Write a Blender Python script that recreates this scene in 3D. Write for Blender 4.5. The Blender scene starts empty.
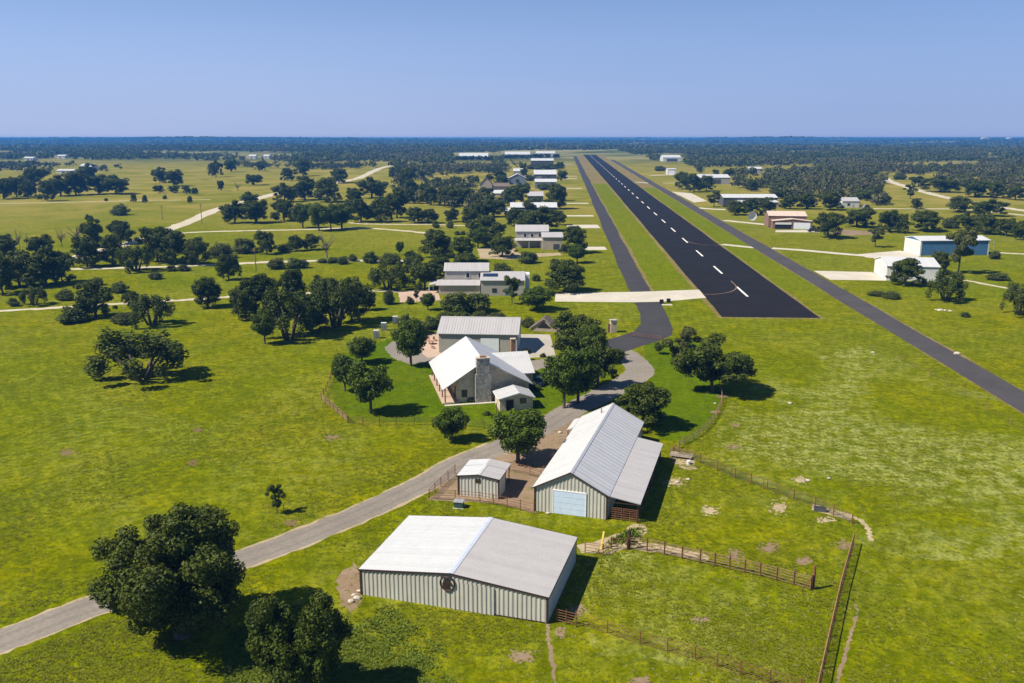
import bpy, math, random
import numpy as np
from mathutils import Vector

random.seed(7)
RNG = np.random.default_rng(11)
scene = bpy.context.scene
COL = scene.collection
R = math.radians

# ------------------------------------------------------------------ camera model (used to measure ground positions)
CAM_H, CAM_F, CX, CY, HORIZON = 50.0, 870.0, 512.0, 341.5, 130.5
PITCH = math.atan((CY - HORIZON) / CAM_F)
PC, PS = math.cos(PITCH), math.sin(PITCH)


def at(px, py, z=0.0):
    a, b = (px - CX) / CAM_F, (CY - py) / CAM_F
    d = (a, PC + b * PS, -PS + b * PC)
    t = (z - CAM_H) / d[2]
    return (d[0] * t, d[1] * t, z)


def to_px(p):
    x, y, z = p[0], p[1], p[2] - CAM_H
    dep = y * PC - z * PS
    return CX + CAM_F * x / dep, CY - CAM_F * (y * PS + z * PC) / dep


def ppm(p):                                   # pixels per metre at a ground point
    return CAM_F / (p[1] * PC + CAM_H * PS)


def height_of(px, pyb, pyt):
    p = at(px, pyb)
    lo, hi = 0.0, 60.0
    for _ in range(40):
        m = (lo + hi) / 2
        if to_px((p[0], p[1], m))[1] > pyt:
            lo = m
        else:
            hi = m
    return lo


# ------------------------------------------------------------------ terrain
def terrain(x, y):
    d = np.hypot(x, y)
    def ss(a, b, v):
        t = np.clip((v - a) / (b - a), 0, 1)
        return t * t * (3 - 2 * t)
    z = -22 * ss(2200, 5200, d) -   .0050 * np.clip(d - 5200, 0, None)
    hills = (9 * np.sin(x * .0011 + 1.3 + y * .0004) + 7 * np.sin(y * .0013 + x * .0005) + 5 * np.sin(x * .0031 - y * .0017 + 2)
             + 4 * np.sin(x * .0021 + y * .0037))
    z = z + hills * ss(2600, 5500, d) * .8
    z = z + 10 * ss(4500, 6500, d) * (.5 + .5 * np.sin(x * .0004 - 2.2))
    return z


# ------------------------------------------------------------------ materials
def new_mat(name):
    m = bpy.data.materials.new(name)
    m.use_nodes = True
    nt = m.node_tree
    nt.nodes.clear()
    out = nt.nodes.new('ShaderNodeOutputMaterial')
    bs = nt.nodes.new('ShaderNodeBsdfPrincipled')
    nt.links.new(bs.outputs[0], out.inputs[0])
    return m, nt, bs


def N(nt, t, **kw):
    n = nt.nodes.new('ShaderNode' + t)
    for k, v in kw.items():
        setattr(n, k, v)
    return n


def noise(nt, vec, scale, detail=3, rough=.55, dist=0.0):
    n = N(nt, 'TexNoise')
    n.inputs['Scale'].default_value = scale
    n.inputs['Detail'].default_value = detail
    n.inputs['Roughness'].default_value = rough
    n.inputs['Distortion'].default_value = dist
    nt.links.new(vec, n.inputs['Vector'])
    return n.outputs['Fac']


def ramp(nt, fac, stops):
    r = N(nt, 'ValToRGB')
    el = r.color_ramp.elements
    while len(el) < len(stops):
        el.new(.5)
    for e, (p, c) in zip(el, stops):
        e.position = p
        e.color = (c, c, c, 1) if isinstance(c, (int, float)) else (*c, 1)
    nt.links.new(fac, r.inputs[0])
    return r.outputs[0]


def mix(nt, fac, a, b, mode='MIX'):
    m = N(nt, 'Mix', data_type='RGBA', blend_type=mode)
    if isinstance(fac, (int, float)):
        m.inputs[0].default_value = fac
    else:
        nt.links.new(fac, m.inputs[0])
    for s, v in ((6, a), (7, b)):
        if isinstance(v, tuple):
            m.inputs[s].default_value = (*v, 1)
        else:
            nt.links.new(v, m.inputs[s])
    return m.outputs[2]


def math_n(nt, op, a, b=None):
    m = N(nt, 'Math', operation=op)
    for i, v in enumerate((a, b)):
        if v is None:
            continue
        if isinstance(v, (int, float)):
            m.inputs[i].default_value = v
        else:
            nt.links.new(v, m.inputs[i])
    return m.outputs[0]


def bump(nt, bs, h, strength, dist):
    b = N(nt, 'Bump')
    b.inputs['Strength'].default_value = strength
    b.inputs['Distance'].default_value = dist
    nt.links.new(h, b.inputs['Height'])
    nt.links.new(b.outputs[0], bs.inputs['Normal'])


def maprange(nt, v, a, b, c=0.0, d=1.0):
    m = N(nt, 'MapRange', interpolation_type='SMOOTHSTEP')
    m.inputs[1].default_value = a
    m.inputs[2].default_value = b
    m.inputs[3].default_value = c
    m.inputs[4].default_value = d
    nt.links.new(v, m.inputs[0])
    return m.outputs[0]


def plain(name, col, rough=.6, metal=0.0, var=.12, scale=1.5, spec=.4, bumpy=0.0):
    """painted or built surface: a base colour with weathering noise"""
    m, nt, bs = new_mat(name)
    tc = N(nt, 'TexCoord')
    f = noise(nt, tc.outputs['Object'], scale, 5, .65)
    f2 = noise(nt, tc.outputs['Object'], scale * 9, 3, .6)
    lo = tuple(c * (1 - var * 1.6) for c in col)
    hi = tuple(min(1, c * (1 + var)) for c in col)
    c1 = mix(nt, ramp(nt, f, [(.3, 0.0), (.7, 1.0)]), lo, hi)
    c2 = mix(nt, ramp(nt, f2, [(.35, 0.0), (.75, var)]), c1, tuple(c * .55 for c in col))
    nt.links.new(c2, bs.inputs['Base Color'])
    bs.inputs['Roughness'].default_value = rough
    bs.inputs['Metallic'].default_value = metal
    bs.inputs['Specular IOR Level'].default_value = spec
    if bumpy:
        bump(nt, bs, f2, .6, bumpy)
    return m


def sep_pos(nt):
    g = N(nt, 'NewGeometry')
    s = N(nt, 'SeparateXYZ')
    nt.links.new(g.outputs['Position'], s.inputs[0])
    return g.outputs['Position'], s.outputs


def pasture_mat(name, greens, lush=0.0, far=False, seedy=.75):
    m, nt, bs = new_mat(name)
    P, xyz = sep_pos(nt)
    big = noise(nt, P, .013, 5, .6, .9)
    med = noise(nt, P, .06, 5, .62, .5)
    blot = noise(nt, P, .19, 5, .68, .7)
    sml = noise(nt, P, .42, 4, .7)
    fin = noise(nt, P, 2.2, 3, .75)
    clump = noise(nt, P, .85, 4, .72, .4)
    a, b, c, pale, tan = greens
    col = mix(nt, ramp(nt, big, [(.42, 0.0), (.58, 1.0)]), a, b)
    col = mix(nt, ramp(nt, med, [(.42, 0.0), (.66, .85)]), col, c)
    col = mix(nt, ramp(nt, blot, [(.44, 0.0), (.60, .55 - .35 * lush)]), col, tuple(v * .62 for v in c))
    col = mix(nt, ramp(nt, blot, [(.34, .5 - .35 * lush), (.46, 0.0)]), col, tuple(v * 1.25 for v in b))
    # seed heads and dry stems in drifts
    drift = math_n(nt, 'MULTIPLY', ramp(nt, noise(nt, P, .024, 5, .66, 1.0), [(.43, 0.0), (.60, 1.0)]), ramp(nt, sml, [(.38, 0.0), (.62, 1.0)]))
    col = mix(nt, math_n(nt, 'MULTIPLY', drift, seedy - .6 * lush * seedy), col, pale)
    dry = math_n(nt, 'MULTIPLY', ramp(nt, noise(nt, P, .035, 5, .65, 1.2), [(.56, 0.0), (.72, 1.0)]), ramp(nt, sml, [(.5, 0.0), (.7, 1.0)]))
    col = mix(nt, math_n(nt, 'MULTIPLY', dry, .6 - .4 * lush), col, tan)
    col = mix(nt, ramp(nt, clump, [(.34, .75 - .35 * lush), (.52, 0.0)]), col, tuple(v * .45 for v in c))
    col = mix(nt, ramp(nt, clump, [(.52, 0.0), (.68, .55 - .3 * lush)]), col, tuple(v * 1.4 for v in b))
    col = mix(nt, ramp(nt, sml, [(.3, .55), (.55, 0.0)]), col, tuple(v * .5 for v in a))
    col = mix(nt, ramp(nt, fin, [(.32, .5), (.6, 0.0)]), col, tuple(v * .45 for v in c))
    if far:
        yy = maprange(nt, xyz['Y'], 300, 700)
        olive = mix(nt, ramp(nt, noise(nt, P, .02, 6, .68, .8), [(.38, 0.0), (.62, 1.0)]), (.140, .145, .010), (.285, .22, .055))
        col = mix(nt, math_n(nt, 'MULTIPLY', yy, .8), col, olive)
        wood = mix(nt, ramp(nt, noise(nt, P, .0035, 5, .6, .5), [(.45, 0.0), (.58, 1.0)]), (.06, .08, .02), (.22, .20, .08))
        col = mix(nt, maprange(nt, xyz['Y'], 1150, 1800), col, wood)
    nt.links.new(col, bs.inputs['Base Color'])
    bs.inputs['Roughness'].default_value = 1.0
    bs.inputs['Specular IOR Level'].default_value = .0
    h = math_n(nt, 'ADD', sml, math_n(nt, 'MULTIPLY', fin, .5))
    bump(nt, bs, h, .75, .35)
    return m


def track_mat(name, col, col2, rough=.9, grass=0.0, spot=(.3, .28, .2)):
    m, nt, bs = new_mat(name)
    P, xyz = sep_pos(nt)
    f = noise(nt, P, .12, 5, .65, .4)
    g = noise(nt, P, 1.8, 4, .7)
    c = mix(nt, ramp(nt, f, [(.35, 0.0), (.68, 1.0)]), col, col2)
    c = mix(nt, ramp(nt, g, [(.4, .35), (.62, 0.0)]), c, tuple(v * .6 for v in col))
    if grass:
        c = mix(nt, ramp(nt, noise(nt, P, .5, 4, .7), [(.55, 0.0), (.68, grass)]), c, (.10, .12, .02))
    nt.links.new(c, bs.inputs['Base Color'])
    bs.inputs['Roughness'].default_value = rough
    bs.inputs['Specular IOR Level'].default_value = .12
    bump(nt, bs, g, .4, .05)
    return m


def leaf_mat(name, a, b, trans=.12, dry=None, patch=None):
    m, nt, bs = new_mat(name)
    g = N(nt, 'NewGeometry')
    oi = N(nt, 'ObjectInfo')
    P = g.outputs['Position']
    per = g.outputs['Random Per Island'] if not patch else math_n(nt, 'ADD', math_n(nt, 'MULTIPLY', g.outputs['Random Per Island'], .3), math_n(nt, 'MULTIPLY', ramp(nt, noise(nt, P, .07, 2, .6), [(.35, 0.0), (.65, 1.0)]), .7))
    c = mix(nt, per, a, b)
    v = ramp(nt, noise(nt, P, .45, 2), [(.35, 0.0), (.68, 1.0)])
    c = mix(nt, math_n(nt, 'MULTIPLY', v, .45), c, tuple(x * 1.5 for x in b))
    k = maprange(nt, oi.outputs['Random'], 0, 1, 0.0, .7)
    c = mix(nt, k, c, dry or (b[0] * 1.1, b[1] * 1.0, b[2] * 1.6))
    if patch:
        c = mix(nt, ramp(nt, noise(nt, P, .006, 4, .6, .6), [(.46, 0.0), (.62, .8)]), c, patch)
    nt.links.new(c, bs.inputs['Base Color'])
    bs.inputs['Roughness'].default_value = .65
    bs.inputs['Specular IOR Level'].default_value = .18
    tr = N(nt, 'BsdfTranslucent')
    nt.links.new(c, tr.inputs[0])
    mx = N(nt, 'MixShader')
    mx.inputs[0].default_value = trans
    nt.links.new(bs.outputs[0], mx.inputs[1])
    nt.links.new(tr.outputs[0], mx.inputs[2])
    nt.links.new(mx.outputs[0], [n for n in nt.nodes if n.type == 'OUTPUT_MATERIAL'][0].inputs[0])
    return m


def stone_mat(name, a, b, mortar, scale=2.2):
    m, nt, bs = new_mat(name)
    tc = N(nt, 'TexCoord')
    v = N(nt, 'TexVoronoi', feature='F1')
    v.inputs['Scale'].default_value = scale
    nt.links.new(tc.outputs['Object'], v.inputs['Vector'])
    e = N(nt, 'TexVoronoi', feature='DISTANCE_TO_EDGE')
    e.inputs['Scale'].default_value = scale
    nt.links.new(tc.outputs['Object'], e.inputs['Vector'])
    s = N(nt, 'SeparateColor')
    nt.links.new(v.outputs['Color'], s.inputs[0])
    c = mix(nt, s.outputs[0], a, b)
    c = mix(nt, ramp(nt, e.outputs[0], [(.02, 1.0), (.07, 0.0)]), c, mortar)
    c = mix(nt, ramp(nt, noise(nt, tc.outputs['Object'], .6, 4), [(.45, 0.0), (.75, .35)]), c, tuple(x * .55 for x in a))
    nt.links.new(c, bs.inputs['Base Color'])
    bs.inputs['Roughness'].default_value = .9
    bump(nt, bs, ramp(nt, e.outputs[0], [(0, 0.0), (.1, 1.0)]), .8, .05)
    return m


def roof_mat(name, col, rough=.45, metal=.25, panel=.09):
    """metal sheet roof: every sheet a shade of its own, stains and dirt"""
    m, nt, bs = new_mat(name)
    tc = N(nt, 'TexCoord')
    s = N(nt, 'SeparateXYZ')
    nt.links.new(tc.outputs['Object'], s.inputs[0])
    cell = math_n(nt, 'FLOOR', math_n(nt, 'MULTIPLY', s.outputs['Y'], 1.1))
    wn = N(nt, 'TexWhiteNoise', noise_dimensions='1D')
    nt.links.new(cell, wn.inputs['W'])
    c = mix(nt, math_n(nt, 'MULTIPLY', wn.outputs['Value'], 1.0), tuple(x * (1 - panel) for x in col), tuple(min(1, x * (1 + panel * .6)) for x in col))
    st = ramp(nt, noise(nt, tc.outputs['Object'], .5, 5, .65, .8), [(.45, 0.0), (.8, .3)])
    c = mix(nt, st, c, tuple(x * .68 for x in col))
    nt.links.new(c, bs.inputs['Base Color'])
    bs.inputs['Roughness'].default_value = rough
    bs.inputs['Metallic'].default_value = metal
    return m


M = {}
M['pasture'] = pasture_mat('pasture', ((.152, .178, .0004), (.212, .200, .0004), (.115, .156, .0006), (.24, .25, .05), (.20, .14, .015)), far=True, seedy=.5)
M['rough'] = pasture_mat('rough_pasture', ((.152, .180, .0006), (.208, .202, .0008), (.124, .164, .0008), (.36, .37, .13), (.23, .18, .03)), seedy=.8)
M['lawn'] = pasture_mat('mown_grass', ((.088, .146, .0008), (.125, .166, .0008), (.070, .128, .0008), (.13, .15, .01), (.13, .13, .01)), lush=.8)
M['verge'] = pasture_mat('runway_verge', ((.130, .178, .0006), (.170, .186, .001), (.135, .166, .001), (.18, .18, .02), (.22, .16, .03)), lush=.6)
M['dryverge'] = pasture_mat('dry_verge', ((.22, .17, .06), (.19, .17, .05), (.24, .18, .07), (.27, .22, .12), (.3, .2, .1)))
M['gravel'] = track_mat('gravel', (.205, .178, .150), (.26, .23, .196))
M['rut'] = track_mat('worn_gravel', (.185, .162, .138), (.225, .20, .17))
M['caliche'] = track_mat('caliche', (.46, .40, .30), (.56, .50, .40), grass=.25)
M['concrete'] = track_mat('concrete', (.46, .42, .345), (.58, .53, .45))
M['slab'] = track_mat('old_concrete', (.36, .33, .275), (.44, .405, .34))
M['patio'] = track_mat('patio', (.42, .30, .23), (.50, .38, .30))
M['dirt'] = track_mat('dirt', (.205, .14, .088), (.29, .215, .145), grass=.8)
M['darkdirt'] = track_mat('dark_dirt', (.15, .095, .05), (.21, .14, .08), grass=.8)
M['paledirt'] = track_mat('pale_dirt', (.34, .265, .16), (.43, .35, .23), grass=.85)
M['asphalt'] = track_mat('new_asphalt', (.0115, .0105, .0118), (.0175, .0162, .0175), rough=1.0)
M['taxi'] = track_mat('taxiway_asphalt', (.045, .043, .046), (.060, .057, .060))
M['road'] = track_mat('road_asphalt', (.060, .056, .058), (.078, .072, .073))
M['paint'] = track_mat('white_marking', (.66, .64, .60), (.76, .74, .70))
M['tanpaint'] = track_mat('faded_line', (.20, .13, .09), (.26, .17, .12))
M['leaf'] = leaf_mat('oak_leaf', (.013, .023, .0015), (.064, .088, .006))
M['leaf2'] = leaf_mat('elm_leaf', (.017, .034, .0015), (.074, .112, .006))
M['leaf3'] = leaf_mat('shrub_leaf', (.030, .048, .006), (.075, .098, .014), dry=(.075, .08, .02))
M['farleaf'] = leaf_mat('wood_leaf', (.026, .044, .005), (.070, .092, .012), dry=(.07, .075, .02), patch=(.115, .105, .05))
M['weed'] = leaf_mat('weed_leaf', (.105, .145, .001), (.17, .185, .003), .4)
M['weed2'] = leaf_mat('broad_weed', (.045, .09, .003), (.11, .155, .005), .2)
M['seed'] = leaf_mat('pale_stem', (.16, .175, .02), (.22, .225, .05), .3)
M['bark'] = plain('bark', (.11, .09, .07), .95, var=.25, scale=3)
M['deadbark'] = plain('dead_bark', (.16, .13, .11), .95, var=.25, scale=3)
M['siding'] = plain('grey_green_siding', (.47, .46, .405), .5, .0, .06, .4)
M['whitemetal'] = plain('white_metal', (.60, .60, .585), .45, .0, .06, .4)
M['creamwall'] = plain('cream_wall', (.37, .345, .305), .7, 0, .06, .3)
M['tanwall'] = plain('tan_wall', (.42, .36, .29), .8, 0, .08, .3)
M['greywall'] = plain('grey_wall', (.36, .34, .30), .8, 0, .08, .3)
M['bluewall'] = plain('blue_siding', (.065, .17, .31), .5, 0, .08, .3)
M['bluegrey'] = plain('blue_grey_siding', (.17, .21, .25), .6, 0, .08, .3)
M['greenwall'] = plain('green_grey_siding', (.16, .21, .19), .6, 0, .08, .3)
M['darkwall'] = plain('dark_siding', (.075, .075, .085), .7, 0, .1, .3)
M['stone'] = stone_mat('limestone', (.43, .35, .245), (.60, .51, .38), (.52, .46, .37))
M['greystone'] = stone_mat('grey_limestone', (.19, .175, .16), (.42, .39, .36), (.40, .37, .33), 2.0)
M['brick'] = plain('brown_brick', (.21, .125, .09), .9, 0, .15, 1.2)
M['redbrick'] = plain('red_brick', (.34, .18, .12), .9, 0, .15, 1.2)
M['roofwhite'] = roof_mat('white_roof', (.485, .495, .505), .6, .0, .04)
M['roofgrey'] = roof_mat('grey_roof', (.385, .37, .375), .6, .0, .05)
M['galv'] = roof_mat('galvanised_roof', (.52, .52, .525), .5, .1, .05)
M['roofpink'] = roof_mat('greyed_roof', (.385, .37, .375), .6, .0, .05)
M['rooftan'] = roof_mat('tan_roof', (.55, .44, .36), .6, .0, .05)
M['shingle'] = roof_mat('brown_shingle', (.15, .11, .09), .9, .0, .1)
M['trim'] = plain('dark_brown_trim', (.045, .025, .018), .5)
M['whitetrim'] = plain('white_trim', (.75, .75, .76), .5, var=.05)
M['bluecap'] = plain('bluish_ridge_flashing', (.56, .60, .68), .4, .2, .05)
M['rust'] = plain('rusty_pipe', (.19, .078, .038), .8, var=.3, scale=2)
M['rustlight'] = plain('orange_pipe', (.34, .17, .075), .8, var=.25, scale=2)
M['wood'] = plain('weathered_board', (.27, .17, .10), .9, var=.3, scale=2)
M['palewood'] = plain('grey_board', (.40, .33, .26), .9, var=.25, scale=2)
M['wire'] = plain('fence_wire', (.10, .075, .055), .7)
M['door'] = plain('white_door', (.74, .77, .82), .35, 0, .04)
M['doorblue'] = plain('pale_blue_door', (.55, .66, .82), .35, 0, .05)
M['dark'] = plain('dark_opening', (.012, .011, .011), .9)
M['glass'] = plain('window_glass', (.02, .024, .03), .08, 0, .05, spec=.8)
M['solar'] = plain('solar_glass', (.012, .022, .06), .12, 0, .05, spec=.8)
M['boxgreen'] = plain('green_box', (.035, .08, .065), .5)
M['white'] = plain('white_plastic', (.64, .64, .62), .5, var=.05)
M['greyplastic'] = plain('grey_plastic', (.28, .28, .29), .5)
M['yellow'] = plain('yellow_paint', (.55, .42, .10), .6)
M['carblue'] = plain('dark_car_paint', (.02, .028, .05), .25, .2, .04, spec=.6)
M['cargrey'] = plain('silver_car_paint', (.35, .36, .38), .25, .4, .04, spec=.6)
M['carbrown'] = plain('brown_paint', (.16, .085, .05), .5)
M['rubber'] = plain('rubber', (.02, .02, .02), .8)
M['rock'] = plain('pale_rock', (.55, .49, .40), .95, var=.2, scale=1.5, bumpy=.05)


# ------------------------------------------------------------------ object helpers
def tag(o, label=None, cat=None, group=None, kind=None):
    if label: o['label'] = label
    if cat: o['category'] = cat
    if group: o['group'] = group
    if kind: o['kind'] = kind
    return o


def empty(name, loc, rz=0.0, label=None, cat=None, group=None):
    o = bpy.data.objects.new(name, None)
    o.empty_display_size = .5
    COL.objects.link(o)
    o.location = loc
    o.rotation_euler = (0, 0, rz)
    return tag(o, label, cat, group)


def link_mesh(name, me, parent=None):
    o = bpy.data.objects.new(name, me)
    COL.objects.link(o)
    if parent is not None:
        o.parent = parent
    return o


class MB:
    """collects faces in a local frame; build() links them as one mesh object"""
    def __init__(self):
        self.v, self.f = [], []

    def quad(self, *p):
        n = len(self.v)
        self.v += [tuple(q) for q in p]
        self.f.append(tuple(range(n, n + len(p))))
        return self

    def box(self, u0, u1, v0, v1, z0, z1):
        n = len(self.v)
        self.v += [(u0, v0, z0), (u1, v0, z0), (u1, v1, z0), (u0, v1, z0), (u0, v0, z1), (u1, v0, z1), (u1, v1, z1), (u0, v1, z1)]
        self.f += [tuple(n + i for i in q) for q in ((3, 2, 1, 0), (4, 5, 6, 7), (0, 1, 5, 4), (1, 2, 6, 5), (2, 3, 7, 6), (3, 0, 4, 7))]
        return self

    def prism(self, top, th, axis=(0, 0, -1)):
        """closed prism: polygon `top` pushed by th along axis"""
        n, k = len(self.v), len(top)
        self.v += [tuple(p) for p in top] + [tuple(p[i] + axis[i] * th for i in range(3)) for p in top]
        self.f.append(tuple(range(n, n + k)))
        self.f.append(tuple(n + k + i for i in reversed(range(k))))
        for i in range(k):
            j = (i + 1) % k
            self.f.append((n + i, n + k + i, n + k + j, n + j))
        return self

    def tube(self, pts, rad, n=6, cap=True):
        base = len(self.v)
        P = [Vector(p) for p in pts]
        rs = rad if isinstance(rad, (list, tuple)) else [rad] * len(P)
        for i, p in enumerate(P):
            d = (P[min(i + 1, len(P) - 1)] - P[max(i - 1, 0)])
            d = d.normalized() if d.length > 1e-9 else Vector((0, 0, 1))
            a = d.cross(Vector((0, 0, 1)) if abs(d.z) < .9 else Vector((1, 0, 0))).normalized()
            b = d.cross(a)
            for k in range(n):
                t = 2 * math.pi * k / n
                q = p + (a * math.cos(t) + b * math.sin(t)) * rs[i]
                self.v.append(tuple(q))
        for i in range(len(P) - 1):
            for k in range(n):
                k2 = (k + 1) % n
                self.f.append((base + i * n + k, base + i * n + k2, base + (i + 1) * n + k2, base + (i + 1) * n + k))
        if cap:
            self.f.append(tuple(base + k for k in reversed(range(n))))
            self.f.append(tuple(base + (len(P) - 1) * n + k for k in range(n)))
        return self

    def bar(self, p, q, w, h):
        """rectangular bar from p to q"""
        p, q = Vector(p), Vector(q)
        d = (q - p).normalized()
        a = d.cross(Vector((0, 0, 1)))
        a = a.normalized() if a.length > 1e-4 else Vector((1, 0, 0))
        b = a.cross(d)
        n = len(self.v)
        for o in (p, q):
            for sa, sb in ((-1, -1), (1, -1), (1, 1), (-1, 1)):
                self.v.append(tuple(o + a * sa * w / 2 + b * sb * h / 2))
        self.f += [tuple(n + i for i in t) for t in ((3, 2, 1, 0), (4, 5, 6, 7), (0, 1, 5, 4), (1, 2, 6, 5), (2, 3, 7, 6), (3, 0, 4, 7))]
        return self

    def build(self, name, mat, parent=None, smooth=False):
        me = bpy.data.meshes.new(name)
        me.from_pydata(self.v, [], self.f)
        me.materials.append(mat)
        if smooth:
            me.polygons.foreach_set('use_smooth', [True] * len(me.polygons))
        me.update()
        return link_mesh(name, me, parent)


def fast_mesh(name, verts, k, mat):
    """mesh of separate k-gons from an (n*k,3) array"""
    me = bpy.data.meshes.new(name)
    nv = len(verts)
    nf = nv // k
    me.vertices.add(nv)
    me.vertices.foreach_set('co', np.ascontiguousarray(verts, dtype=np.float32).ravel())
    me.loops.add(nv)
    me.loops.foreach_set('vertex_index', np.arange(nv, dtype=np.int32))
    me.polygons.add(nf)
    me.polygons.foreach_set('loop_start', np.arange(0, nv, k, dtype=np.int32))
    me.polygons.foreach_set('loop_total', np.full(nf, k, dtype=np.int32))
    me.materials.append(mat)
    me.update(calc_edges=True)
    return me


# ------------------------------------------------------------------ ground, roads, sky
def flat_sheet(name, poly, z, mat, jit=.0, step=2.0, seed=0):
    """flat ground sheet; its outline is subdivided and made a little uneven"""
    rr = random.Random(seed + len(poly))
    pts = []
    for i in range(len(poly)):
        a, b = poly[i], poly[(i + 1) % len(poly)]
        L = math.hypot(b[0] - a[0], b[1] - a[1])
        n = max(1, int(L / step)) if jit else 1
        n = min(n, 160)
        for k in range(n):
            t = k / n
            j = jit if k or jit > .15 else 0
            pts.append((a[0] + (b[0] - a[0]) * t + rr.gauss(0, 1) * j * .5, a[1] + (b[1] - a[1]) * t + rr.gauss(0, 1) * j * .5, z))
    o = MB().quad(*pts).build(name, mat)
    me = o.data
    import bmesh
    bm = bmesh.new()
    bm.from_mesh(me)
    bmesh.ops.triangulate(bm, faces=bm.faces[:])
    for f in bm.faces:
        if f.normal.z < 0:
            f.normal_flip()
    bm.to_mesh(me)
    bm.free()
    return tag(o, kind='structure')


def smooth_line(pts, per=8):
    P = [np.array(p[:2], float) for p in pts]
    P = [2 * P[0] - P[1]] + P + [2 * P[-1] - P[-2]]
    out = []
    for i in range(1, len(P) - 2):
        for k in range(per):
            t = k / per
            a, b, c, d = P[i - 1], P[i], P[i + 1], P[i + 2]
            out.append(.5 * (2 * b + (c - a) * t + (2 * a - 5 * b + 4 * c - d) * t * t + (3 * b - a - 3 * c + d) * t ** 3))
    out.append(P[-2])
    return out


ROADS = []


def ribbon(name, pts, width, z, mat, jit=.12, per=10, seed=1):
    """road strip along a smoothed line of ground points"""
    rr = random.Random(seed)
    L = smooth_line(pts, per)
    ROADS.append((np.array(L), (max(width) if isinstance(width, (list, tuple)) else width) / 2))
    m = MB()
    n = len(L)
    ws = width if isinstance(width, (list, tuple)) else [width] * 2
    rows = []
    for i, p in enumerate(L):
        d = L[min(i + 1, n - 1)] - L[max(i - 1, 0)]
        d = d / (np.hypot(*d) + 1e-9)
        nn = np.array((-d[1], d[0]))
        t = i / (n - 1) * (len(ws) - 1)
        k = min(int(t), len(ws) - 2)
        w = ws[k] + (ws[k + 1] - ws[k]) * (t - k)
        a = p + nn * (w / 2 + rr.gauss(0, jit))
        b = p - nn * (w / 2 + rr.gauss(0, jit))
        rows.append(((a[0], a[1], z), (b[0], b[1], z)))
    for i in range(n - 1):
        m.quad(rows[i][1], rows[i + 1][1], rows[i + 1][0], rows[i][0])
    return tag(m.build(name, mat), kind='structure')


def pts(*l):
    return [at(x, y)[:2] for x, y in l]


def build_ground():
    ys = [-300, -100, 0, 60, 120, 200, 300, 450, 700, 1000, 1400, 1800, 2300] + list(np.arange(2450, 14600, 170))
    xs = sorted(set([0, 60, -60, 150, -150, 300, -300] + list(np.arange(-12500, 12501, 250))))
    V, F = [], []
    X, Y = np.meshgrid(xs, ys)
    Z = terrain(X, Y)
    nx, ny = len(xs), len(ys)
    V = list(zip(X.ravel().tolist(), Y.ravel().tolist(), Z.ravel().tolist()))
    for j in range(ny - 1):
        for i in range(nx - 1):
            a = j * nx + i
            F.append((a, a + 1, a + nx + 1, a + nx))
    m = MB()
    m.v, m.f = V, F
    o = m.build('ground', M['pasture'], smooth=True)
    tag(o, kind='structure')


build_ground()

# the runway frame: origin at the near left corner, V along the runway
RW0 = np.array(at(722, 317)[:2])
VP = at(563.0, 131.2)
RWD = np.array((VP[0], VP[1])) - RW0
RWD = RWD / np.hypot(*RWD)
RWN = np.array((RWD[1], -RWD[0]))               # to the right
RW_W = float((np.array(at(820, 318)[:2]) - RW0) @ RWN)
RW_L = float((np.array(at(586, 154.6)[:2]) - RW0) @ RWD)


def rw(u, v):
    p = RW0 + RWN * u + RWD * v
    return (float(p[0]), float(p[1]))


def to_rw(p):
    q = np.array(p[:2]) - RW0
    return float(q @ RWN), float(q @ RWD)


def strip(name, u0, u1, v0, v1, z, mat, jit=.0, n=60, seed=3):
    rr = random.Random(seed)
    m = MB()
    rows = []
    for i in range(n + 1):
        t = (i / n) ** 1.6
        v = v0 + (v1 - v0) * t
        a, b = rw(u0 + rr.gauss(0, jit), v), rw(u1 + rr.gauss(0, jit), v)
        rows.append(((a[0], a[1], z), (b[0], b[1], z)))
    for i in range(n):
        m.quad(rows[i][0], rows[i][1], rows[i + 1][1], rows[i + 1][0])
    return tag(m.build(name, mat), kind='structure')


tx0 = to_rw(at(628.6, 290))[0]
tx1 = to_rw(at(650, 290))[0]
rd0 = to_rw(at(900, 337.5))[0]
rd1 = to_rw(at(900, 321.5))[0]
cross_v = to_rw(at(645, 296))[1]

strip('grass_verge', tx1 + .8, -1.2, cross_v + 4, 620, .004, M['verge'], .35)
strip('dry_verge', tx1 + .8, -1.2, 620, RW_L * .97, .004, M['dryverge'], .5, seed=5)
strip('grass_verge', RW_W + 1.2, rd0 - .8, 30, 560, .004, M['verge'], .4, seed=6)
strip('dry_verge', RW_W + 1.2, rd0 - .8, 560, RW_L * .97, .004, M['dryverge'], .6, seed=7)
strip('dry_grass_edge', tx1, tx1 + 1.0, cross_v + 4, RW_L * .95, .008, M['dryverge'], .3, seed=8)
strip('dry_grass_edge', -1.5, 0.0, 0, RW_L, .008, M['dryverge'], .25, seed=9)
strip('dry_grass_edge', RW_W, RW_W + 1.0, 0, RW_L, .008, M['dryverge'], .25, seed=10)
strip('dry_grass_edge', -1, RW_W + 1, -1.3, 0, .008, M['dryverge'], .05, 12, seed=11)
strip('runway', 0, RW_W, 0, RW_L, .020, M['asphalt'], .10)
strip('taxiway', tx0, tx1, cross_v - 3, RW_L * .93, .016, M['taxi'], .18)
strip('gravel_shoulder', rd0 - .45, rd0, -170, RW_L * .8, .008, M['dryverge'], .2, seed=12)
strip('gravel_shoulder', rd1, rd1 + .4, -170, RW_L * .8, .008, M['dryverge'], .25, seed=13)
strip('road', rd0, rd1, -170, RW_L * .8, .016, M['road'], .14)
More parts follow.
